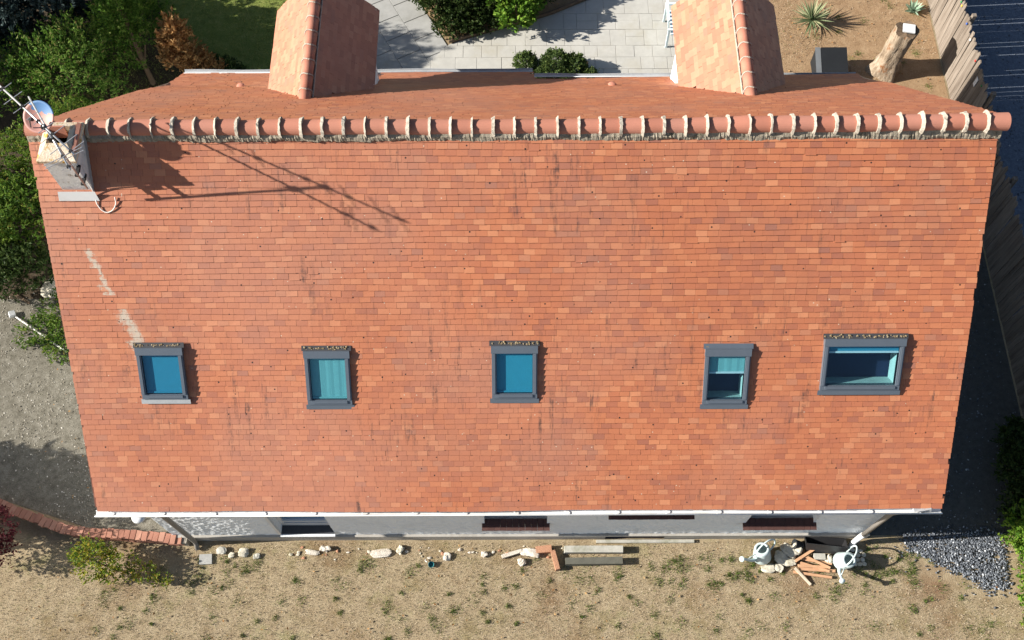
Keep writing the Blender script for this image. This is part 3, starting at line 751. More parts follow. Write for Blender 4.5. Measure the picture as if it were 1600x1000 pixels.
# ---- skylights
def skylight(k, x0, x1, s0, s1, blind, bl):
    H = .062; g = .075
    def bx(m, xa, xb, sa, sb, ha, hb):
        P = [fr(x, s, h) for x in (xa, xb) for s in (sa, sb) for h in (ha, hb)]
        m.add(P, [(0, 1, 3, 2), (4, 6, 7, 5), (0, 4, 5, 1), (2, 3, 7, 6), (0, 2, 6, 4), (1, 5, 7, 3)])
    m = MB()
    bx(m, x0, x0+g, s0+.12, s1-.09, -.05, H); bx(m, x1-g, x1, s0+.12, s1-.09, -.05, H)
    bx(m, x0, x1, s1-.09, s1, -.05, H-.015)
    o = m.build('skylight', 'frame_grey', house)
    o['label'] = ['roof window with blue blind below the lichen trail', 'roof window with pale teal blind', 'roof window near the middle with blue-green blind', 'roof window with half-drawn blind', 'wide roof window with dark blue glass'][k]
    m = MB(); bx(m, x0-.008, x1+.008, s0, s0+.125, -.05, H+.016); m.build('hood', 'frame_grey', o)
    m = MB(); bx(m, x0+.02, x0+g-.02, s0+.13, s1-.10, H, H+.012); m.build('side_rail', 'frame_grey', o)
    m = MB(); bx(m, x1-g+.02, x1-.02, s0+.13, s1-.10, H, H+.012); m.build('side_rail', 'frame_grey', o)
    m = MB(); bx(m, x0+g, x1-g, s1-.075, s1-.03, H-.015, H+.004); m.build('bottom_rail', 'frame_grey', o)
    m = MB(); m.add([fr(x0-.03, s1+.002, .03), fr(x0-.03, s1+.09, .024), fr(x1+.03, s1+.09, .024), fr(x1+.03, s1+.002, .03)], [(0, 1, 2, 3)])
    m.build('apron_flashing', 'zinc' if k == 0 else 'frame_grey', o)
    m = MB(); bx(m, x0+g-.004, x1-g+.004, s0+.118, s1-.085, H-.035, H-.028); m.build('pane', 'glass', o)
    # sash lining and blind below the glass
    m = MB(); d0 = -.30
    a, b, c, d = x0+g, x1-g, s0+.12, s1-.09
    m.add([fr(a, c, H-.03), fr(a, d, H-.03), fr(b, d, H-.03), fr(b, c, H-.03), fr(a, c, d0), fr(a, d, d0), fr(b, d, d0), fr(b, c, d0)], [(0, 1, 5, 4), (1, 2, 6, 5), (2, 3, 7, 6), (3, 0, 4, 7)])
    m.build('lining', 'frame_grey' if k < 3 else 'room_pale', o)
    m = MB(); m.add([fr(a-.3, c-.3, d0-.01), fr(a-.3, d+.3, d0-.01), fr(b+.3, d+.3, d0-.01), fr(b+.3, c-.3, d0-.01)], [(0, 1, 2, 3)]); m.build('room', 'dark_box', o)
    m = MB(); se = c+(d-c)*bl-(.012 if bl == 1 else 0); hb = .004
    nn = 14; V = []
    for i in range(nn+1):
        x = a+.002+(b-a-.004)*i/nn; hz = hb+(.0016*math.sin(i*1.9) if blind == 'blind_teal' else 0)
        V += [fr(x, c, hz), fr(x, se, hz)]
    m.add(V, [(2*i, 2*i+1, 2*i+3, 2*i+2) for i in range(nn)]).build('blind', blind, o)
    m = MB(); bx(m, a+.004, b-.004, se-.03, se, hb-.01, hb+.014); m.build('blind_bar', blind if bl == 1 else 'white_pvc', o)
    # moss and leaf litter caught above the hood
    m = MB()
    if k != 3:
        for i in range(int((x1-x0)/.022)):
            m.blob(fr(x0-.02+rng.random()*(x1-x0+.03), s0-.035+rng.normal(0, .012), .035), np.array([.018, .016, .014])*rng.uniform(.6, 1.4), 1, .3)
    else:
        for i in range(6): m.blob(fr(x0-.01+rng.random()*.06, s0-.02+rng.normal(0, .02), .03), np.array([.018, .016, .014]), 1, .3)
    tag(m.build('moss_litter', 'debris_mat', o), kind='stuff')
    m = MB(); m.add([fr(x0-.035, s0-.08, .026), fr(x0-.035, s0+.004, .05), fr(x1+.035, s0+.004, .05), fr(x1+.035, s0-.08, .026)], [(0, 1, 2, 3)])
    m.build('head_flashing', 'metal_dark' if k != 3 else 'frame_grey', o)
for k, q in enumerate(SK): skylight(k, *q)

# ---- chimney
def frust(m, x0, x1, y0, y1, z0, z1, e=0.):
    m.add([(x0, y0, z0), (x1, y0, z0), (x1, y1, z0), (x0, y1, z0), (x0+e, y0+e, z1), (x1-e, y0+e, z1), (x1-e, y1-e, z1), (x0+e, y1-e, z1)],
          [(0, 1, 5, 4), (1, 2, 6, 5), (2, 3, 7, 6), (3, 0, 4, 7), (4, 5, 6, 7), (3, 2, 1, 0)])
m = MB(); frust(m, CHX0, CHX1, CHY0, CHY1, 6.3, 7.42); ch = m.build('chimney', 'chimney_render', house)
ch['label'] = 'short rendered chimney with lichen-stained mortar cap at the left end of the ridge'
m = MB(); e_ = .045; X0, X1, Y0, Y1 = CHX0-e_, CHX1+e_, CHY0-e_, CHY1+e_
o_ = [(X0, Y0), (X1, Y0), (X1, Y1), (X0, Y1)]; i_ = [(CHX0+.09, CHY0+.20), (CHX1-.09, CHY0+.20), (CHX1-.09, CHY1-.10), (CHX0+.09, CHY1-.10)]
V = [(x, y_, 7.42) for x, y_ in o_]+[(x, y_, 7.47) for x, y_ in o_]+[(x, y_, 7.58) for x, y_ in i_]+[(x, y_, 7.1) for x, y_ in i_]
m.add(V, [(3, 2, 1, 0)]+[(i, (i+1) % 4, 4+(i+1) % 4, 4+i) for i in range(4)]+[(4+i, 4+(i+1) % 4, 8+(i+1) % 4, 8+i) for i in range(4)]+[(8+i, 8+(i+1) % 4, 12+(i+1) % 4, 12+i) for i in range(4)]+[(12, 13, 14, 15)])
m.build('chimney_cap', 'cap_mortar', ch)
MB().box(((CHX0+CHX1)/2-.03, CHY1-.16, 7.50), (.22, .03, .24), rotx(-.25)).build('flue_tile', 'ridge_clay', ch)
MB().box((CHX1+.005, (CHY0+CHY1)/2+.05, 7.50), (.05, .48, .07), None, .004).build('edge_tile', 'ridge_clay', ch)
m = MB(); s_ = .57/CP
m.add([fr(CHX0-.04, s_+.0, .10), fr(CHX0-.07, s_+.16, .03), fr(CHX1+.07, s_+.16, .03), fr(CHX1+.04, s_+.0, .10), fr(CHX0-.07, s_+.16, .015), fr(CHX1+.07, s_+.16, .015)], [(0, 1, 2, 3), (1, 4, 5, 2)])
m.build('flashing', 'white_pvc', ch)
m = MB(); m.add([(CHX1+.004, CHY0-.03, 6.55), (CHX1+.004, CHY1, 7.2), (CHX1+.004, CHY1, 7.42), (CHX1+.004, CHY0-.03, 6.75)], [(0, 1, 2, 3)]); m.build('side_flashing', 'zinc', ch)

# ---- aerial on the chimney
MX, MY = -6.38, -.73
ant = thing('television_aerial', (MX, MY, 7.0), 'aluminium television aerial on a mast strapped to the chimney front', 'aerial')
MB().tube([(MX, MY, 6.93), (MX, MY, 8.5)], .016, 8).build('mast', 'alu', ant, smooth=True)
for zb in (7.05, 7.28): MB().box((MX-.02, (MY+CHY0)/2, zb), (.05, abs(MY-CHY0)+.03, .035)).build('mast_bracket', 'black_clamp', ant)
MB().box((MX-.05, CHY0-.03, 7.14), (.07, .06, .16), None, .006).build('junction_box', 'white_pvc', ant)
def yagi(c, d, a, b, els, z, zoff=0.):
    d = np.array([d[0], d[1], 0.]); d /= np.linalg.norm(d); n_ = np.array([-d[1], d[0], 0]); c = np.array([c[0], c[1], z])
    bo = MB().tube([c+d*a, c+d*b], .013, 8).build('boom', 'alu', ant, smooth=True)
    for t, ln, th in els: MB().tube([c+d*t-n_*ln, c+d*t+n_*ln], th, 6).build('element', 'alu', bo)
    for t, ln, th in els[::2]: MB().box(c+d*t, (.04, .04, .04)).build('element_clamp', 'black_clamp', bo)
    return bo
yagi((MX, MY), (1.221, -1.128), -1.05, .66, [(-.95, .14, .005), (-.72, .15, .005), (-.5, .15, .005), (-.28, .10, .004), (-.14, .08, .004), (.02, .12, .006), (.18, .2, .006), (.42, .22, .006), (.58, .22, .006)], 8.46)
yagi((MX, MY), (.82, -1.24), -.85, .62, [(.36, .28, .006), (.42, .28, .006), (.56, .1, .005)], 8.2)
MB().box((MX-.01, MY, 8.2), (.07, .07, .07)).build('clamp', 'black_clamp', ant); MB().box((MX-.01, MY, 8.46), (.06, .06, .06)).build('clamp', 'black_clamp', ant)
# dish
DC = np.array([-6.80, -.16, 7.92])
dish = thing('satellite_dish', tuple(DC), 'small round satellite dish, pink with blue sky shade painted in, above the chimney', 'satellite dish')
DN = Vector((-.1, -.5, .86)).normalized()
prof = [(.0001, -.045), (.08, -.040), (.14, -.026), (.20, -.006), (.23, .008), (.234, 0), (.2, -.016), (.14, -.036), (.0001, -.055)]
MB().lathe(prof, DC, DN, 28).build('reflector', 'dish_paint_shade', dish, smooth=True)
MB().tube([DC-np.array(DN)*.05, (-6.78, -.22, 7.75), (-6.72, -.22, 7.55)], .018, 8).build('dish_arm', 'metal_dark', dish)
q = DC+np.array(DN)*.27+np.array([-.02, .0, -.1])
MB().tube([DC+np.array([-.12, -.12, -.08]), q], .009, 6).build('feed_arm', 'metal_dark', dish)
MB().tube([q, q-np.array(DN)*.08], .025, 8).build('receiver_head', 'black_clamp', dish)
# loose cable
pts = [(CHX1-.02, CHY0-.012, 7.1), (CHX1+.0, CHY0-.02, 6.8), fr(-6.40, .90, .04), fr(-6.39, 1.02, .03), fr(-6.33, 1.12, .03), fr(-6.25, 1.16, .03), fr(-6.16, 1.12, .03), fr(-6.10, 1.02, .035), fr(-6.10, .92, .04)]
def smooth_pts(P, k=6):
    P = [np.array(p, float) for p in P]; out = []
    for i in range(len(P)-1):
        p0, p1, p2, p3 = P[max(i-1, 0)], P[i], P[i+1], P[min(i+2, len(P)-1)]
        for t in np.linspace(0, 1, k, endpoint=False): out.append(.5*((2*p1)+(-p0+p2)*t+(2*p0-5*p1+4*p2-p3)*t*t+(-p0+3*p1-3*p2+p3)*t**3))
    return out+[P[-1]]
tag(MB().tube(smooth_pts(pts), .009, 6).build('coaxial_cable', 'cable_white', None, pts[4], smooth=True), 'white cable hanging from the chimney and curling on the tiles', 'cable')

# ------------------------------------------------------------------ vegetation
def leaf_mesh(name, mat, parent, C, Nn, size, asp=2.2, rnd=None):
    """leaf quads at C with axis Nn"""
    n = len(C); C = np.asarray(C); ax = np.asarray(Nn)+rng.normal(0, .55, (n, 3)); ax /= np.linalg.norm(ax, axis=1)[:, None]
    o = rng.normal(size=(n, 3)); o -= ax*(o*ax).sum(1)[:, None]; o /= np.linalg.norm(o, axis=1)[:, None]
    L_ = size*rng.uniform(.6, 1.3, n)[:, None]; W_ = L_/asp
    b = np.cross(ax, o)*(L_*.12)
    V = np.stack([C-ax*L_*.5, C+o*W_*.5+b, C+ax*L_*.5, C-o*W_*.5+b], 1).reshape(-1, 3)
    F = np.arange(4*n).reshape(n, 4)
    me = meshdata(name, V-root_off(parent), F, mat, rng.random(n) if rnd is None else rnd)
    return link(name, me, parent)
def crown_pts(blobs, nclump, per, spray, spread, up=.5, shell=.82):
    """blobs: (cx,cy,cz,rx,ry,rz). Clumps over the shells, leaves round a short outward spray"""
    vol = np.array([b[3]*b[4]+b[4]*b[5]+b[3]*b[5] for b in blobs]); pr = vol/vol.sum()
    C = []; D = []; RN = []
    for _ in range(nclump):
        b = blobs[rng.choice(len(blobs), p=pr)]
        d = rng.normal(size=3); d[2] = abs(d[2])*.9-.25+d[2]*.3; d /= np.linalg.norm(d)
        r = shell+(1-shell)*rng.random()*1.3 if rng.random() < .8 else rng.uniform(.35, .8)
        c = np.array(b[:3])+d*np.array(b[3:])*r
        ax = d+np.array([0, 0, up])+rng.normal(0, .25, 3); ax /= np.linalg.norm(ax)
        t = rng.uniform(-.6, 1, per)[:, None]
        wdt = spread*(1.1-.7*np.abs(t))
        P = c+ax*t*spray+rng.normal(0, 1, (per, 3))*wdt
        C.append(P); D.append(np.repeat(ax[None], per, 0)); q = rng.normal(0, .14); RN.append(np.clip(rng.random(per)*.75+.12+q, 0, .999))
    return np.concatenate(C), np.concatenate(D), np.concatenate(RN)
def plant(name, label, cat, mat, blobs, nclump, per, size, spray=.16, spread=.05, up=.5, trunk=None, asp=2.2, group=None, crown='crown', tmat='bark', limbs=7, core=True):
    b0 = blobs[0]; base = (b0[0], b0[1], 0) if trunk is None else (trunk[0], trunk[1], 0)
    t = thing(name, base, label, cat, group)
    top = max(b[2]+b[5]*.5 for b in blobs); tr = trunk[2] if trunk else .04
    m = MB(); m.tube(smooth_pts([(base[0], base[1], -.05), (base[0]+.03, base[1]-.02, top*.35), (b0[0], b0[1], top*.7), (b0[0], b0[1], top)], 3), list(np.linspace(tr, tr*.25, 10)), 7)
    for i in range(limbs):
        b = blobs[i % len(blobs)]; a = rng.random()*6.28; z0 = top*rng.uniform(.15, .6); d = np.array([math.cos(a)*b[3]*.75, math.sin(a)*b[4]*.75, b[5]*.3])
        m.tube(smooth_pts([(base[0], base[1], z0), (np.array([base[0], base[1], z0])+np.array(b[:3])+d*.5)/2, np.array(b[:3])+d], 3), list(np.linspace(tr*.45, tr*.1, 7)), 5)
    m.build('trunk', tmat, t)
    C, D, Q = crown_pts(blobs, nclump, per, spray, spread, up)
    C[:, 2] = np.maximum(C[:, 2], .02)
    leaf_mesh(crown, mat, t, C, D, size, asp, Q)
    return t
# left boundary planting
plant('spruce_tree', 'dark blue-grey spruce filling the top left corner', 'tree', 'leaf_spruce', [(-11.5, 7.6, 1.6, 1.5, 1.0, 1.5), (-10.7, 8.1, 1.4, 1.1, .9, 1.3), (-12.4, 7.9, 1.5, 1.0, 1.0, 1.4), (-10.9, 9.5, .6, 1.4, .9, .6), (-10.9, 7.1, 3.0, 1.1, .9, 1.5), (-9.9, 8.3, .8, .9, .8, .8), (-12.2, 6.9, 1.2, .9, .7, 1.1)], 1900, 15, .12, .22, .05, .2, (-11.3, 8.7, .12))
plant('thuja_tree', 'tall green thuja with bare lower twigs beside the dead brown conifer', 'tree', 'leaf_thuja', [(-8.75, 6.95, 1.7, .62, .55, 1.2), (-9.1, 6.6, 1.2, .5, .5, .9), (-8.6, 7.5, 1.3, .6, .5, 1.0), (-8.75, 6.9, 2.3, .4, .4, .7), (-8.8, 7.5, 2.5, .5, .6, .8)], 760, 18, .085, .27, .036, .9, (-8.7, 6.7, .07), 2.8)
plant('thuja_tree', 'broad green thuja behind the satellite dish', 'tree', 'leaf_thuja', [(-9.9, 5.6, 1.6, .75, .65, 1.1), (-10.6, 5.9, 1.4, .7, .6, 1.0), (-9.7, 6.1, 1.9, .6, .5, .9), (-11.3, 5.6, 1.3, .6, .6, .9), (-9.1, 5.3, 1.1, .5, .5, .8)], 760, 18, .085, .27, .036, .9, (-10.1, 5.6, .08), 2.8)
plant('dead_conifer', 'dead orange-brown conifer beside the green thuja', 'tree', 'leaf_dead', [(-7.62, 6.6, 1.75, .27, .27, .7), (-7.7, 6.5, 1.2, .32, .3, .6), (-7.42, 6.5, 1.1, .3, .3, .5), (-7.15, 6.4, .7, .32, .3, .4)], 330, 14, .11, .18, .05, .6, (-7.7, 6.75, .05))
plant('low_juniper', 'low olive juniper in the shade right of the dead conifer', 'shrub', 'leaf_dark', [(-7.0, 6.6, .4, .55, .4, .4), (-7.3, 6.3, .35, .4, .4, .35)], 160, 14, .09, .14, .05, .5, (-7.0, 6.6, .03))
plant('hedge_bush', 'yellow-green hedge bush left of the chimney', 'shrub', 'leaf_hedge', [(-10.2, 3.9, 1.1, .75, .7, .95), (-10.9, 3.6, 1.0, .7, .7, .9), (-9.7, 4.5, 1.1, .6, .6, .9)], 560, 17, .085, .22, .04, .8, (-10.2, 3.9, .06), 2.6)
plant('hedge_bush', 'dark green hedge bush beside the roof edge below the chimney', 'shrub', 'leaf_hedge', [(-10.3, 2.4, 1.0, .75, .75, .95), (-11.0, 2.1, 1.0, .7, .8, .9), (-9.8, 2.9, .9, .5, .6, .8)], 560, 16, .10, .17, .05, .8, (-10.3, 2.4, .06))
plant('hedge_bush', 'lowest dark hedge bush above the gravel yard', 'shrub', 'leaf_dark', [(-10.4, 1.25, .7, .7, .45, .7), (-11.1, 1.1, .7, .7, .5, .7)], 300, 16, .10, .17, .05, .8, (-10.4, 1.2, .05))
# trees out of frame to the left that shade the yard and the back garden
def shade_tree(x, y_, z, r, hgt, lab):
    plant('shade_tree', lab, 'tree', 'leaf_dark', [(x, y_, z, r, r*.9, hgt), (x-.4, y_+.3, z*.7, r*.9, r*.8, hgt*.8)], 900, 15, .19, .25, .07, .5, (x, y_, .1), group='out-of-frame trees left of the yard')
shade_tree(-14.0, -3.72, 1.35, 1.1, 1.5, 'dark leafy tree out of frame whose shadow falls on the gravel yard')
shade_tree(-16.0, 2.6, 2.6, 1.2, 1.2, 'dark leafy tree out of frame beyond the hedge bushes')
shade_tree(-16.2, 6.4, 3.0, 1.8, 2.0, 'tall dark tree out of frame beyond the spruce')
# patio planting
plant('patio_shrub', 'large dark shrub in the shade at the left end of the patio', 'shrub', 'leaf_dark', [(-1.5, 9.0, .5, .9, .7, .6), (-.6, 9.2, .6, .8, .7, .7), (.2, 9.4, .6, .7, .6, .7), (-2.6, 10.0, .6, .8, .6, .7), (-1.3, 8.45, .3, .6, .4, .35), (-.5, 8.7, .35, .7, .4, .4), (.6, 9.2, .45, .6, .45, .5), (-1.9, 9.3, .4, .7, .6, .5), (-1.6, 8.25, .2, .35, .3, .22), (-.9, 8.35, .25, .5, .25, .25)], 1900, 15, .09, .14, .05, .5, (-.8, 9.2, .04))
plant('patio_shrub', 'bright green leafy shrub overhanging the patio slabs', 'shrub', 'leaf_bright', [(.05, 8.25, .55, .42, .32, .45), (-.2, 8.55, .7, .4, .3, .45), (.35, 8.55, .6, .3, .25, .4)], 150, 12, .12, .12, .06, .5, (.05, 8.5, .03), 1.7)
tall = plant('patio_tree', 'tall leafy tree behind the patio that throws shade on the slabs', 'tree', 'leaf_dark', [(-.4, 11.2, 2.0, 1.0, .7, .9), (.3, 10.7, 1.6, .8, .6, .7)], 300, 14, .12, .16, .07, .5, (-.2, 11.2, .07))
for (bx_, by_, rr, lab) in ((.27, 7.05, .27, 'leftmost clipped box ball beside the step in the eave'), (.98, 6.98, .34, 'largest clipped box ball by the eave gutter'), (1.44, 6.94, .29, 'dark clipped box ball right of the largest one'), (1.78, 6.66, .22, 'low box cushion at the right end of the row'), (.68, 6.72, .2, 'small box cushion left of the largest ball'), (1.3, 6.62, .2, 'small box cushion in front of the dark ball')):
    plant('box_ball', lab, 'shrub', 'leaf_box', [(bx_, by_, rr*.95, rr, rr, rr*.95)], int(300*rr/.3), 16, .045, .03, .028, .3, (bx_, by_, .02), 1.6, 'clipped box plants at the eave', limbs=3)
# front garden shrubs
plant('garden_shrub', 'yellow-green shrub on the dry lawn in front of the brick wall', 'shrub', 'leaf_yellow', [(-7.95, -4.86, .42, .40, .30, .36), (-7.55, -4.95, .35, .34, .26, .3), (-7.15, -5.05, .2, .25, .15, .18), (-6.75, -5.22, .18, .14, .12, .18), (-8.1, -4.7, .5, .28, .2, .26)], 150, 13, .07, .11, .055, .5, (-7.7, -4.95, .025), 1.9)
plant('red_shrub', 'dark red barberry at the left frame edge', 'shrub', 'leaf_red', [(-9.95, -4.35, .7, .42, .42, .6), (-10.2, -4.6, .6, .45, .4, .5), (-9.75, -4.7, .45, .3, .25, .35)], 190, 12, .075, .12, .06, .5, (-10.1, -4.5, .03), 1.8)
plant('hedge_bush', 'bright green hedge bush at the right frame edge by the blue gravel', 'shrub', 'leaf_bright', [(9.72, -4.35, .6, .42, .45, .6), (9.78, -5.1, .5, .34, .5, .5), (9.62, -5.8, .4, .25, .35, .35)], 480, 14, .09, .12, .06, .6, (9.95, -4.8, .04), 1.9)
plant('hedge_bush', 'shaded dark hedge bush beside the right gable', 'shrub', 'leaf_dark', [(9.85, -3.2, .6, .4, .5, .55), (9.95, -2.6, .5, .35, .4, .45), (9.7, -3.9, .5, .35, .35, .45)], 480, 14, .09, .12, .06, .6, (9.85, -3.0, .04), 1.9)
plant('weed_patch', 'tangle of green weeds beside the fallen white pole', 'weeds', 'leaf_hedge', [(-9.7, .55, .15, .45, .5, .2), (-10.1, .05, .1, .5, .35, .15), (-9.6, -.25, .1, .35, .3, .14)], 190, 12, .08, .10, .05, .5, (-9.7, .3, .012), 2.4)
# yucca and agave
def rosette(name, label, cat, c, n, L_, wd, mat, elev, curl):
    t = thing(name, c, label, cat); c = np.array(c)
    for i in range(n):
        a = i*2.399+rng.normal(0, .1); e0 = elev[0]+(elev[1]-elev[0])*(i/n)+rng.normal(0, .08); ll = L_*rng.uniform(.75, 1.1); V = []
        for k in range(5):
            u = k/4; rr = ll*u*math.cos(e0); z = ll*u*math.sin(e0)-curl*u*u*ll; wv = wd*(1-.2*u)*(1 if k < 3 else (.6 if k == 3 else .03))
            p = c+np.array([math.cos(a)*rr, math.sin(a)*rr, max(z, .0)+.02]); s_ = np.array([-math.sin(a), math.cos(a), 0])*wv
            V += [p-s_, p+s_+np.array([0, 0, .0]), p+np.array([0, 0, -wv*.5])]
        F = [(k*3, k*3+2, k*3+5, k*3+3) for k in range(4)]+[(k*3+2, k*3+1, k*3+4, k*3+5) for k in range(4)]
        MB().add(V, F).build('leaf', mat, t)
rosette('yucca', 'spiky pale green yucca beside the right dormer', 'plant', (7.35, 8.45, .12), 70, .62, .022, 'leaf_yucca', (.0, 1.35), .12)
rosette('agave', 'small blue-green agave near the fence top', 'plant', (9.95, 8.85, .0), 16, .30, .05, 'leaf_agave', (.2, 1.2), .0)

# grass: blades as joined meshes
def blades(name, mat, XY, h, wd, kind='stuff', rnd=None):
    n = len(XY); a = rng.random(n)*6.28; ln = h*rng.uniform(.5, 1.3, n); tilt = rng.uniform(.2, 1.25, n); b = rng.random(n)*6.28
    base = np.column_stack([XY, np.full(n, .004)]); wv = np.column_stack([np.cos(a), np.sin(a), np.zeros(n)])*wd*rng.uniform(.6, 1.3, n)[:, None]
    tip = base+np.column_stack([np.cos(b)*np.sin(tilt), np.sin(b)*np.sin(tilt), np.cos(tilt)])*ln[:, None]
    V = np.stack([base-wv, base+wv, tip], 1).reshape(-1, 3)
    return tag(link(name, meshdata(name, V, np.arange(3*n).reshape(n, 3), mat, rng.random(n) if rnd is None else rnd)), kind=kind)
def scatter(n, x0, x1, y0, y1): return np.column_stack([rng.uniform(x0, x1, n), rng.uniform(y0, y1, n)])
XY = scatter(80000, -10.6, 10.6, -7.3, -4.42)
keep = ~((XY[:, 0] > 7.6) & (XY[:, 0] < 9.6) & (XY[:, 1] > -5.2-.25*(XY[:, 0]-7.6)) & (XY[:, 1] > -5.6)) & ~((XY[:, 0] < -6.3) & (XY[:, 1] > -4.7+.0*(XY[:, 0])) & (XY[:, 1] > -4.45-.13*(XY[:, 0]+6.3)*-1))
XY = XY[keep]
def lawn_rnd(P):
    x, y_ = P[:, 0], P[:, 1]
    g = np.sin(x*1.1+.6)*np.sin(y_*2.3+x*.4)+.6*np.sin(x*2.9+y_*1.7+1)+.4*np.sin(x*5.3-y_*4.1)
    q = np.clip(.28+rng.random(len(P))*.5-.12*np.clip((y_+5.0)*2.2, 0, 1)-.10*np.sin(x*.7+1)*np.sin(y_*1.3), 0, .9)
    gr = rng.random(len(P)) < np.clip(g*.28-.08, .02, .6)
    q[gr] = .93+.07*rng.random(gr.sum()); return q
tag(blades('dry_grass', 'grass_dry', XY, .042, .004, 'stuff', lawn_rnd(XY)), 'dry straw-coloured grass of the front lawn', None)
# weeds in tufts
cs = np.concatenate([scatter(190, -8, 9, -6.8, -4.75), scatter(26, 2.6, 4.6, -5.3, -4.7), scatter(22, 6.6, 7.9, -5.3, -4.55), scatter(30, 4.2, 7.2, -5.2, -4.5), scatter(10, -6.2, -5.2, -5.3, -4.7)])
W = np.concatenate([c+rng.normal(0, rng.uniform(.02, .07), (45, 2)) for c in cs])
tag(blades('weeds', 'grass_green', W, .06, .006), 'small green weeds dotted over the dry lawn')
tag(blades('lawn_grass', 'grass_lawn', scatter(26000, -10.5, -4.0, 6.2, 11), .06, .006), 'short green grass of the back lawn')
XY = scatter(16000, 6.3, 10.3, 5.6, 10.5); XY = XY[(np.sin(XY[:, 0]*2.3+1)*np.cos(XY[:, 1]*1.9)+rng.normal(0, .5, len(XY))) > .25]
tag(blades('bed_grass', 'grass_dry', XY, .05, .005), 'sparse dry grass on the dirt by the fence')
cs = scatter(16, 7.2, 10.2, 6.3, 9.2); W = np.concatenate([c+rng.normal(0, .06, (60, 2)) for c in cs])
tag(blades('bed_weeds', 'grass_green', W, .05, .006), 'green weeds on the dirt by the fence')

# fallen leaves and bits of straw on lawn and yard
P = np.concatenate([scatter(260, -9.5, 9.3, -6.6, -4.5), scatter(90, -9.6, -7.2, -3.8, 1.0), scatter(120, 6.5, 10.2, 5.8, 9.6)])
lt = thing('tmp', (0, 0, 0), '', ''); lo = leaf_mesh('leaf_litter', 'leaf_dead', lt, np.column_stack([P, np.full(len(P), .035)]), np.column_stack([rng.normal(size=(len(P), 2)), np.zeros(len(P))]), .05, 1.6)
lo.parent = None; bpy.data.objects.remove(lt); tag(lo, 'fallen brown leaves scattered over lawn and yard', kind='stuff')
# loose stones
def stones(name, mat, C, r, label):
    V0, F0 = ICO[1]; F0 = np.array(F0); n = len(C); nv = len(V0)
    sc_ = r*rng.uniform(.5, 1.6, (n, 1, 1))*rng.uniform(.6, 1.2, (n, 1, 3)); V = V0[None]*sc_*(1+rng.normal(0, .16, (n, nv, 1)))
    a = rng.random(n)*6.28; ca, sa = np.cos(a)[:, None], np.sin(a)[:, None]
    x, y_ = V[..., 0]*ca-V[..., 1]*sa, V[..., 0]*sa+V[..., 1]*ca; V = np.stack([x, y_, V[..., 2]], -1)+C[:, None, :]
    F = (F0[None]+np.arange(n)[:, None, None]*nv).reshape(-1, 3)
    return tag(link(name, meshdata(name, V.reshape(-1, 3), F, mat, np.repeat(rng.random(n), len(F0)))), label, kind='stuff')
gp = [(7.5, -4.30), (9.45, -4.25), (9.4, -5.3), (9.0, -5.42), (8.6, -5.15), (8.2, -4.95), (7.9, -4.72), (7.6, -4.7)]
P = scatter(8000, 7.3, 9.7, -5.6, -4.2); P = np.array([q+rng.normal(0, .035 if rng.random() < .8 else .16, 2) for q in P if inside(q, gp)])
zz = .016+.06*np.exp(-(((P[:, 0]-8.8)/.55)**2+((P[:, 1]+4.85)/.35)**2))*rng.uniform(.4, 1, len(P))
stones('blue_gravel', 'blue_gravel', np.column_stack([P, zz]), .016, 'heap of loose blue-grey gravel on the lawn')
P = scatter(8000, -11.2, -7.0, -4.0, 1.2); keep = rng.random(len(P)) < np.clip(.35+.5*np.sin(P[:, 0]*2.1)*np.cos(P[:, 1]*1.7), .08, 1)
P = P[keep & (P[:, 1] > -3.5-.35*np.clip(P[:, 0]+10.2, 0, 3))]
stones('yard_stones', 'yard_stone', np.column_stack([P, np.full(len(P), .006)]), .011, 'loose pale stones on the gravel yard')
P = scatter(3000, 10.55, 14, -3, 10); stones('drive_stones', 'blue_gravel', np.column_stack([P, np.full(len(P), .008)]), .014, 'loose stones on the drive beyond the fence')
P = scatter(1500, 7.2, 10.3, -4.2, 3); stones('passage_stones', 'blue_gravel', np.column_stack([P, np.full(len(P), .008)]), .014, 'loose stones in the shaded passage by the gable')

# ------------------------------------------------------------------ fence
fence = thing('picket_fence', (10.40, 3, 0), 'weathered vertical board fence with uneven tops along the right garden', 'fence')
yy = -6.5; i = 0
fm = {}
while yy < 11.5:
    k = rng.integers(12)
    if k not in fm:
        hgt = 1.62+rng.normal(0, .05); wv = .118+rng.normal(0, .004); sl2 = rng.normal(0, .035)
        V = [(sx, sy*wv/2, z) for sx in (-.011, .011) for sy in (-1, 1) for z in (0.02, 0)]
        V = []
        for sx in (-.011, .011): V += [(sx, -wv/2, .02), (sx, wv/2, .02), (sx, wv/2, hgt-abs(sl2)+sl2), (sx, rng.uniform(-.02, .02), hgt+.03), (sx, -wv/2, hgt-abs(sl2)-sl2)]
        fm[k] = (meshdata('board', V, [(4, 3, 2, 1, 0), (5, 6, 7, 8, 9)]+[(j, (j+1) % 5, 5+(j+1) % 5, 5+j) for j in range(5)], 'fence_wood'), wv)
    me, wv = fm[k]; yy += wv/2
    o = link('board', me, fence, (rng.normal(0, .004), yy-3, 0)); o.rotation_euler = (rng.normal(0, .006), rng.normal(0, .012), 0)
    yy += wv/2+abs(rng.normal(.005, .005)); i += 1
for z in (.35, 1.3): MB().box((10.44, 2.5, z), (.045, 18, .08)).build('rail', 'fence_wood', fence)
for yv in np.arange(-6, 11.6, 2.2): MB().box((10.50, yv, .85), (.09, .09, 1.7)).build('post', 'fence_wood', fence)
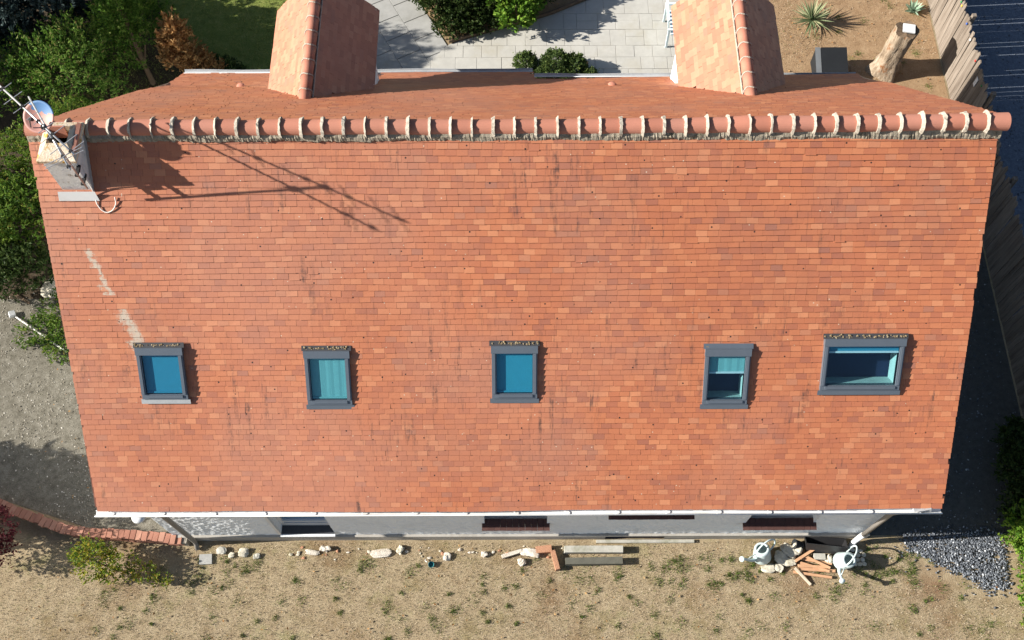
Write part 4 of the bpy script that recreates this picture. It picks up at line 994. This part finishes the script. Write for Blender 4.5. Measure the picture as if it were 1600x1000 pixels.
for nm, mt, pl in (('red', 'red_paint', [(8.45, 1.50), (6.05, 1.50)]), ('green', 'green_paint', [(7.75, 1.52), (5.35, 1.5)]), ('blue', 'blue_paint', [(7.1, 1.52), (4.55, 1.5)]), ('white', 'white_pvc', [(6.65, 1.5), (4.15, 1.5)]), ('yellow', 'yellow_paint', [(7.65, 1.50), (4.95, 1.5)])):
    for (yv, zv) in pl:
        o = MB().lathe([(.001, .02), (.022, .015), (.03, 0), (.022, -.015), (.001, -.02)], (10.372, yv, zv), (-1, 0, 0), 10).build('fence_knob', mt, fence, smooth=True)
        o['label'] = f'small {nm} knob near the board tops'
tag(MB().box((10.375, 5.62, 1.30), (.012, .10, .24)).build('fence_plaque', 'white_pvc', None, (10.375, 5.62, 1.30)), 'small white plaque fixed on the fence boards', 'plaque')
tag(MB().box((10.375, 8.85, 1.52), (.012, .14, .10)).build('fence_plaque', 'white_pvc', None, (10.375, 8.85, 1.52)), 'white card at the far top end of the fence', 'plaque')

# stump
st = thing('tree_stump', (8.93, 7.0, 0), 'tall leaning debarked tree stump with a white slab on top', 'stump')
m = MB(); V = []; n = 28; lev = 12
for k in range(lev+1):
    u = k/lev; rr = .36-.13*min(1, u*3)+.03*u
    for j in range(n):
        a = 2*math.pi*j/n; q = rr*(1+.10*math.sin(a*5+u*2)+.05*math.sin(a*9-u*4)+(.25*(1-min(1, u*4))*math.sin(a*4+1)))+rng.normal(0, .006)
        V.append((8.93+.10*u+q*math.cos(a), 7.0+.02*u+q*math.sin(a), u*1.42+(.03*math.sin(a*3) if k == lev else 0)))
m.add(V, [(k*n+j, k*n+(j+1) % n, (k+1)*n+(j+1) % n, (k+1)*n+j) for k in range(lev) for j in range(n)]); m.build('trunk', 'stump_wood', st, smooth=True)
m = MB(); m.add([V[lev*n+j] for j in range(n)]+[(9.03, 7.02, 1.36)], [(j, (j+1) % n, n) for j in range(n)]); m.build('cut_face', 'bark', st)
tag(MB().box((9.06, 7.02, 1.46), (.27, .24, .035), rotz(-.2)).build('stone_slab', 'white_pvc', None, (9.06, 7.02, 1.46)), 'white slab lying on top of the tree stump', 'slab')
# cold frame
cf = thing('cold_frame', (7.5, 6.9, 0), 'low dark cold frame with a sloping lid behind the eave', 'cold frame')
m = MB(); a, b, c, d = 7.2, 7.92, 6.65, 7.25
m.add([(a, c, 0), (b, c, 0), (b, d, 0), (a, d, 0), (a, c, .34), (b, c, .34), (b, d, .52), (a, d, .52)], [(0, 1, 5, 4), (1, 2, 6, 5), (2, 3, 7, 6), (3, 0, 4, 7)]); m.build('case', 'slate_panel', cf)
MB().add([(a+.12, c-.02, .35), (b+.02, c-.02, .35), (b+.02, d+.02, .53), (a+.12, d+.02, .53)], [(0, 1, 2, 3)]).build('lid', 'slate_panel', cf)
MB().add([(a-.02, c-.02, .35), (a+.11, c-.02, .35), (a+.11, d+.02, .53), (a-.02, d+.02, .53)], [(0, 1, 2, 3)]).build('film_panel', 'clear_film', cf)

# garden chair on the patio
gc = thing('garden_bench', (3.95, 8.1, .03), 'pale blue slatted garden bench partly hidden by the right dormer', 'bench')
bx0, by0 = 3.86, 7.75
for (lx, ly) in ((3.72, 7.72), (3.72, 8.52), (4.6, 7.72), (4.6, 8.52)): MB().box((lx, ly, .33), (.05, .05, .6)).build('leg', 'chair_paint', gc)
for ly in (7.72, 8.52): MB().box((4.16, ly, .65), (.95, .06, .035)).build('armrest', 'chair_paint', gc)
for i in range(6): MB().box((3.83+i*.13, 8.12, .44), (.085, .76, .022)).build('seat_slat', 'chair_paint', gc)
for i in range(6): MB().box((3.70, 7.82+i*.12, .72), (.022, .06, .5), roty(-.12)).build('back_slat', 'chair_paint', gc)
MB().box((3.67, 8.12, .98), (.04, .86, .06)).build('back_rail', 'chair_paint', gc)
# small things on the patio
sh = MB().blob((1.62, 7.27, .055), (.07, .04, .035), 2, .2); tag(sh.build('garden_shoe', 'metal_dark', None, (1.62, 7.27, .03)), 'dark old shoe on the slabs by the box balls', 'shoe')
sh = MB().blob((1.75, 7.22, .055), (.05, .06, .035), 2, .2); tag(sh.build('garden_stone', 'clay_rubble', None, (1.75, 7.22, .03)), 'brownish pebble next to the dark shoe on the slabs', 'stone')
tag(MB().lathe([(.08, 0), (.12, .2), (.13, .22), (.11, .22), (.09, .14), (.001, .14)], (.5, 8.75, .02), None, 16).build('flower_pot', 'slate_panel', None, (.5, 8.75, .02), smooth=True), 'dark glazed flower pot under the patio shrubs', 'flower pot')

# ------------------------------------------------------------------ brick garden wall
bw = thing('brick_wall', (-8.4, -4.2, 0), 'low curved brick garden wall between gravel yard and lawn', 'wall')
ctr = smooth_pts([(-10.9, -3.38, 0), (-10.2, -3.66, 0), (-9.4, -3.96, 0), (-8.5, -4.24, 0), (-7.3, -4.33, 0), (-6.35, -4.42, 0)], 24)
ctr = np.array(ctr); cl = np.concatenate([[0], np.cumsum(np.linalg.norm(np.diff(ctr, axis=0), axis=1))])
def onc(t): return np.array([np.interp(t, cl, ctr[:, 0]), np.interp(t, cl, ctr[:, 1])])
bmesh_ = {}
def brick(w_, d_, h_):
    k = (w_, d_, h_, rng.integers(4))
    if k not in bmesh_:
        m = MB().box((0, 0, 0), (w_, d_, h_), None, .004); bmesh_[k] = meshdata('brick', m.v, m.f, 'brick')
    return bmesh_[k]
off = np.array([-8.4, -4.2, 0])
for course in range(3):
    t = .02+(.11 if course % 2 else 0); 
    while t < cl[-1]-.1:
        p = onc(t); q = onc(t+.05)-onc(t-.05); a = math.atan2(q[1], q[0])
        n_ = np.array([-math.sin(a), math.cos(a)])
        for sd in (-.04, .04):
            o = link('brick', brick(.205, .075, .06), bw, (p[0]+n_[0]*sd-off[0]+rng.normal(0, .004), p[1]+n_[1]*sd-off[1]+rng.normal(0, .005), .035+.072*course)); o.rotation_euler = (0, 0, a+rng.normal(0, .02))
        t += .22
t = .05
while t < cl[-1]-.05:
    p = onc(t); q = onc(t+.05)-onc(t-.05); a = math.atan2(q[1], q[0])
    o = link('coping_brick', brick(.1, .18, .055), bw, (p[0]-off[0]+rng.normal(0, .003), p[1]-off[1]+rng.normal(0, .008), .255+rng.normal(0, .004))); o.rotation_euler = (rng.normal(0, .03), rng.normal(0, .03), a+rng.normal(0, .04))
    t += .113
m = MB()
for i in range(0, len(ctr)-1):
    p0, p1 = ctr[i], ctr[i+1]; a = math.atan2(p1[1]-p0[1], p1[0]-p0[0]); L_ = np.linalg.norm(p1-p0)
    m.box(((p0[0]+p1[0])/2, (p0[1]+p1[1])/2, .125), (L_+.01, .13, .25), rotz(a))
m.build('mortar_core', 'mortar', bw)

# ------------------------------------------------------------------ things along the front wall
def rub(c, r, mat, name, label, cat='rubble', n=2, group=None, amp=.35):
    r = np.array(r)*(1, 1, .8); m = MB().blob((0, 0, 0), (1, 1, 1), 3 if n > 1 else 1, amp*1.15); q = np.array(m.v)
    if n > 1 and amp > .2: q = np.sign(q)*np.abs(q)**.75; q = q+rng.normal(0, .03, q.shape)
    a_ = rng.uniform(-.5, .5); m.v = [tuple(v) for v in (q*r) @ rotz(a_).T+np.array(c)]; return tag(m.build(name, mat, None, (c[0], c[1], 0)), label, cat, group)
def plank(p, q, w_, h_, mat, name, label, cat, z0=None):
    p, q = np.array(p, float), np.array(q, float); d = q-p; L_ = np.linalg.norm(d); a = math.atan2(d[1], d[0]); e_ = math.asin(d[2]/L_)
    m = MB().box((p+q)/2, (L_, w_, h_), rotz(a) @ roty(-e_), .003); return tag(m.build(name, mat, None, tuple((p+q)/2)), label, cat)
plank((.92, -4.60, .09), (2.05, -4.60, .09), .13, .16, 'concrete', 'concrete_lintel', 'pale concrete lintel lying nearest the wall under the cellar vent', 'lintel')
plank((.94, -4.83, .09), (2.03, -4.82, .09), .13, .16, 'old_timber', 'sleeper_beam', 'dark grey beam lying parallel in front of the pale lintel', 'beam')
plank((.70, -4.62, .07), (.79, -4.98, .07), .085, .13, 'clay_rubble', 'brick_post', 'narrow clay block standing out from the wall left of the two beams', 'block')
plank((.38, -4.60, .06), (.68, -4.57, .06), .13, .10, 'clay_rubble', 'clay_block', 'orange clay block between white rubble and the narrow block', 'block')
plank((-.28, -4.72, .05), (.10, -4.60, .05), .07, .05, 'rubble_white', 'plaster_strip', 'long pale plaster strip lying left of the orange block', 'rubble')
rub((.25, -4.64, .06), (.16, .09, .06), 'rubble_white', 'plaster_lump', 'jagged white plaster lump against the orange clay block')
rub((.10, -4.82, .05), (.07, .08, .05), 'rubble_white', 'plaster_lump', 'small white plaster lump in front of the jagged one')
rub((-3.95, -4.62, .03), (.15, .05, .03), 'rubble_white', 'plaster_lump', 'flat white plaster piece leaning to a bent one right of the left window')
rub((-3.70, -4.55, .06), (.10, .05, .05), 'rubble_white', 'plaster_lump', 'bent white plaster piece with a dark shadow below the left window')
rub((-2.62, -4.64, .035), (.20, .07, .035), 'rubble_white', 'plaster_lump', 'broad flat white plaster slab in the middle of the rubble line')
rub((-2.25, -4.58, .05), (.06, .08, .05), 'stone_pale', 'stone', 'upright grey stone right of the broad plaster slab', 'stone')
rub((-1.35, -4.72, .045), (.07, .075, .045), 'rubble_white', 'plaster_lump', 'square white plaster bit right of the teal cup')
rub((-.62, -4.66, .04), (.06, .06, .04), 'rubble_white', 'plaster_lump', 'white plaster bit at the tip of the long strip')
for i in range(46):
    x = rng.uniform(-4.6, .9); r0 = rng.uniform(.012, .035)
    rub((x, -4.60+rng.normal(0, .07), r0*.6), (r0*rng.uniform(.8, 1.8), r0, r0*.6), ['rubble_white', 'clay_rubble', 'stone_pale'][i % 3], 'rubble_crumb', 'small crumb of plaster or clay in the rubble line below the wall', 'rubble', 1, 'crumbs along the wall foot')
for c_, r_, m_, lb in (((-5.72, -4.58, .04), (.09, .07, .05), 'concrete', 'rounded grey stone nearest the foot of the left downpipe'), ((-5.50, -4.66, .03), (.06, .05, .04), 'stone_pale', 'small pale stone second from the left downpipe'),
                       ((-5.28, -4.60, .045), (.10, .08, .055), 'stone_pale', 'largest pale stone between left downpipe and left window'), ((-5.02, -4.68, .03), (.07, .05, .04), 'concrete', 'grey stone fourth from the left downpipe')):
    rub(c_, r_, m_, 'wall_foot_stone', lb, 'stone', 2)
tag(MB().box((-6.0, -4.74, .02), (.24, .2, .04), rotz(.1), .006).build('splash_slab', 'slab_path', None, (-6.0, -4.74, 0)), 'grey slab under the mouth of the left downpipe', 'slab')
cup = thing('teal_cup', (-1.66, -4.85, 0), 'broken teal plastic cup on the lawn', 'cup')
MB().lathe([(.045, 0), (.06, .07), (.055, .07), (.04, .01), (.001, .01)], (-1.66, -4.85, .02), (.3, -.3, .9), 14).build('bowl', 'teal_plastic', cup, smooth=True)
MB().tube([(-1.72, -4.82, .06), (-1.76, -4.79, .05), (-1.75, -4.76, .03)], .008, 6).build('handle', 'white_pvc', cup)
# watering cans
def watering_can(loc, yaw, tilt, label):
    t = thing('watering_can', loc, label, 'watering can', 'white watering cans'); Rm = rotz(yaw) @ rotx(tilt)*1.2; L0 = np.array(loc, float)
    T_ = lambda P: [tuple(Rm @ np.array(p, float)+L0) for p in P]
    def obj(m, name, sm=True): m.v = T_(m.v); return m.build(name, 'can_white', t, smooth=sm)
    obj(MB().lathe([(.001, 0), (.135, 0), (.145, .02), (.125, .24), (.12, .27), (.10, .28), (.08, .28), (.08, .262), (.115, .25), (.12, .1), (.001, .05)], (0, 0, 0), None, 24), 'body')
    obj(MB().tube(smooth_pts([(.11, 0, .07), (.20, 0, .12), (.29, 0, .24), (.36, 0, .33)], 4), list(np.linspace(.034, .017, 13)), 10), 'spout')
    obj(MB().lathe([(.016, 0), (.045, .05), (.045, .06), (.001, .065)], (.36, 0, .33), (.62, 0, .78), 14), 'rose')
    obj(MB().tube(smooth_pts([(-.135, 0, .05), (-.25, 0, .14), (-.25, 0, .29), (-.13, 0, .39), (.02, 0, .36), (.10, 0, .27)], 6), .014, 8), 'handle')
    obj(MB().tube([(.30, 0, .25), (.12, 0, .24)], .008, 6), 'brace')
watering_can((4.72, -4.76, .10), R(212), R(20), 'white watering can at the left end of the junk pile, spout towards the lawn')
watering_can((6.22, -4.84, .10), R(238), R(-14), 'white watering can on the heap of battens, ring handle upwards')
# junk pile
tr = thing('planter_trough', (5.95, -4.55, 0), 'black plastic planter trough tipped against the plinth', 'planter')
Rm = rotz(R(-6)) @ rotx(R(-35)); c0 = np.array([5.95, -4.54, .13])
def tp(P): return [tuple(Rm @ np.array(p, float)+c0) for p in P]
m = MB(); a, b, c, d, h_ = .36, .10, .40, .125, .11
m.add(tp([(-a, -b, -h_), (a, -b, -h_), (a, b, -h_), (-a, b, -h_), (-c, -d, h_), (c, -d, h_), (c, d, h_), (-c, d, h_), (-c+.015, -d+.015, h_), (c-.015, -d+.015, h_), (c-.015, d-.015, h_), (-c+.015, d-.015, h_), (-a+.02, -b+.02, -h_+.02), (a-.02, -b+.02, -h_+.02), (a-.02, b-.02, -h_+.02), (-a+.02, b-.02, -h_+.02)]),
      [(3, 2, 1, 0), (0, 1, 5, 4), (1, 2, 6, 5), (2, 3, 7, 6), (3, 0, 4, 7), (4, 5, 9, 8), (5, 6, 10, 9), (6, 7, 11, 10), (7, 4, 8, 11), (8, 9, 13, 12), (9, 10, 14, 13), (10, 11, 15, 14), (11, 8, 12, 15), (12, 13, 14, 15)])
m.build('trough', 'black_plastic', tr)
pb = MB().lathe([(.07, 0), (.095, .17), (.10, .18), (.085, .18), (.07, .05), (.001, .05)], (5.52, -4.54, .11), (-.9, .1, .3), 18)
tag(pb.build('plant_pot', 'slate_panel', None, (5.52, -4.54, .05), smooth=True), 'dark grey plant pot lying left of the black trough', 'pot')
bats = [((5.35, -4.83, .10), (5.75, -4.60, .13)), ((5.72, -4.59, .14), (6.1, -4.60, .13)), ((5.42, -4.97, .05), (6.1, -5.02, .05)), ((5.30, -5.03, .05), (6.02, -5.14, .05)), ((5.45, -4.86, .06), (5.98, -5.03, .08)), ((5.5, -4.78, .05), (6.05, -4.88, .06)), ((5.4, -4.92, .08), (5.95, -4.95, .09)), ((5.55, -4.74, .09), (6.0, -4.97, .11))]
bl_ = ['rust-brown batten at the upper left of the junk pile', 'rust-brown batten running along the black trough', 'upper long orange batten in the fan of battens', 'lowest orange batten of the fan, nearest the lawn', 'orange batten crossing the fan from its upper left', 'topmost orange batten of the fan under the grey block', 'short orange batten in the middle of the fan', 'dark-edged batten lying slanted over the fan']
for (p, q), lb in zip(bats, bl_): plank(p, q, .05, .03, 'batten', 'batten', lb, 'batten')
plank((5.33, -4.97, .10), (5.60, -5.27, .03), .045, .03, 'pale_wood', 'white_batten', 'white-painted batten sticking out of the pile onto the lawn', 'batten')
plank((6.05, -4.63, .14), (6.38, -4.67, .13), .05, .04, 'white_pvc', 'white_batten', 'short white plastic strip above the right watering can', 'strip')
for i, (c, r0, lb) in enumerate((((5.28, -4.64, .09), (.17, .13, .09), 'largest pale rock of the junk pile beside the dark pot'), ((5.10, -4.74, .07), (.12, .12, .07), 'pale rock left of the largest one'), ((5.42, -4.60, .12), (.09, .10, .10), 'rock leaning on the dark pot'), ((4.82, -4.96, .05), (.13, .08, .05), 'flat pale rock under the left watering can'), ((5.03, -4.95, .05), (.10, .08, .05), 'flat pale rock right of the left watering can'), ((5.24, -4.84, .06), (.12, .07, .05), 'pale rock below the rust-brown batten'), ((6.02, -4.80, .06), (.07, .09, .06), 'rounded pale stone beside the ring handle'))):
    rub(c, r0, 'stone_pale', 'rock', lb, 'rock', 3, None, .3)
plank((5.72, -4.74, .08), (5.94, -4.75, .08), .12, .06, 'concrete', 'concrete_block', 'grey concrete block among the battens', 'block')
for i in range(20):
    gx, gy = i % 5, i//5
    rub((6.32+gx*.085+(gy % 2)*.03+rng.normal(0, .008), -4.62-gy*.085+rng.normal(0, .008), .045), (.046, .043, .035), 'stone_pale', 'cobble', 'round pale cobble in the paved patch under the right watering can', 'cobble', 2, 'cobbles by the right downpipe', .1)
# left yard bits
pole = thing('fallen_pole', (-10.1, .05, 0), 'white pole with a square foot lying across weeds left of the house', 'pole')
MB().tube([(-10.72, .45, .06), (-9.45, -.40, .10)], .018, 8).build('shaft', 'cable_white', pole)
MB().box((-10.80, .50, .07), (.12, .12, .10), rotz(.5) @ roty(.4)).build('foot', 'white_pvc', pole)
plank((-9.78, .95, .12), (-9.66, .78, .12), .03, .02, 'pale_wood', 'short_stick', 'short white stick by the roof edge above the fallen pole', 'stick')
plank((-10.95, 1.05, .06), (-10.5, .78, .03), .05, .03, 'bark', 'brown_plank', 'brown stick lying above the foot of the fallen pole', 'stick')
rub((-9.95, 1.15, .06), (.35, .22, .07), 'stone_pale', 'rock', 'wide pale rock below the dark hedge left of the roof', 'rock', 3, None, .3)
print('objects', len(bpy.data.objects))
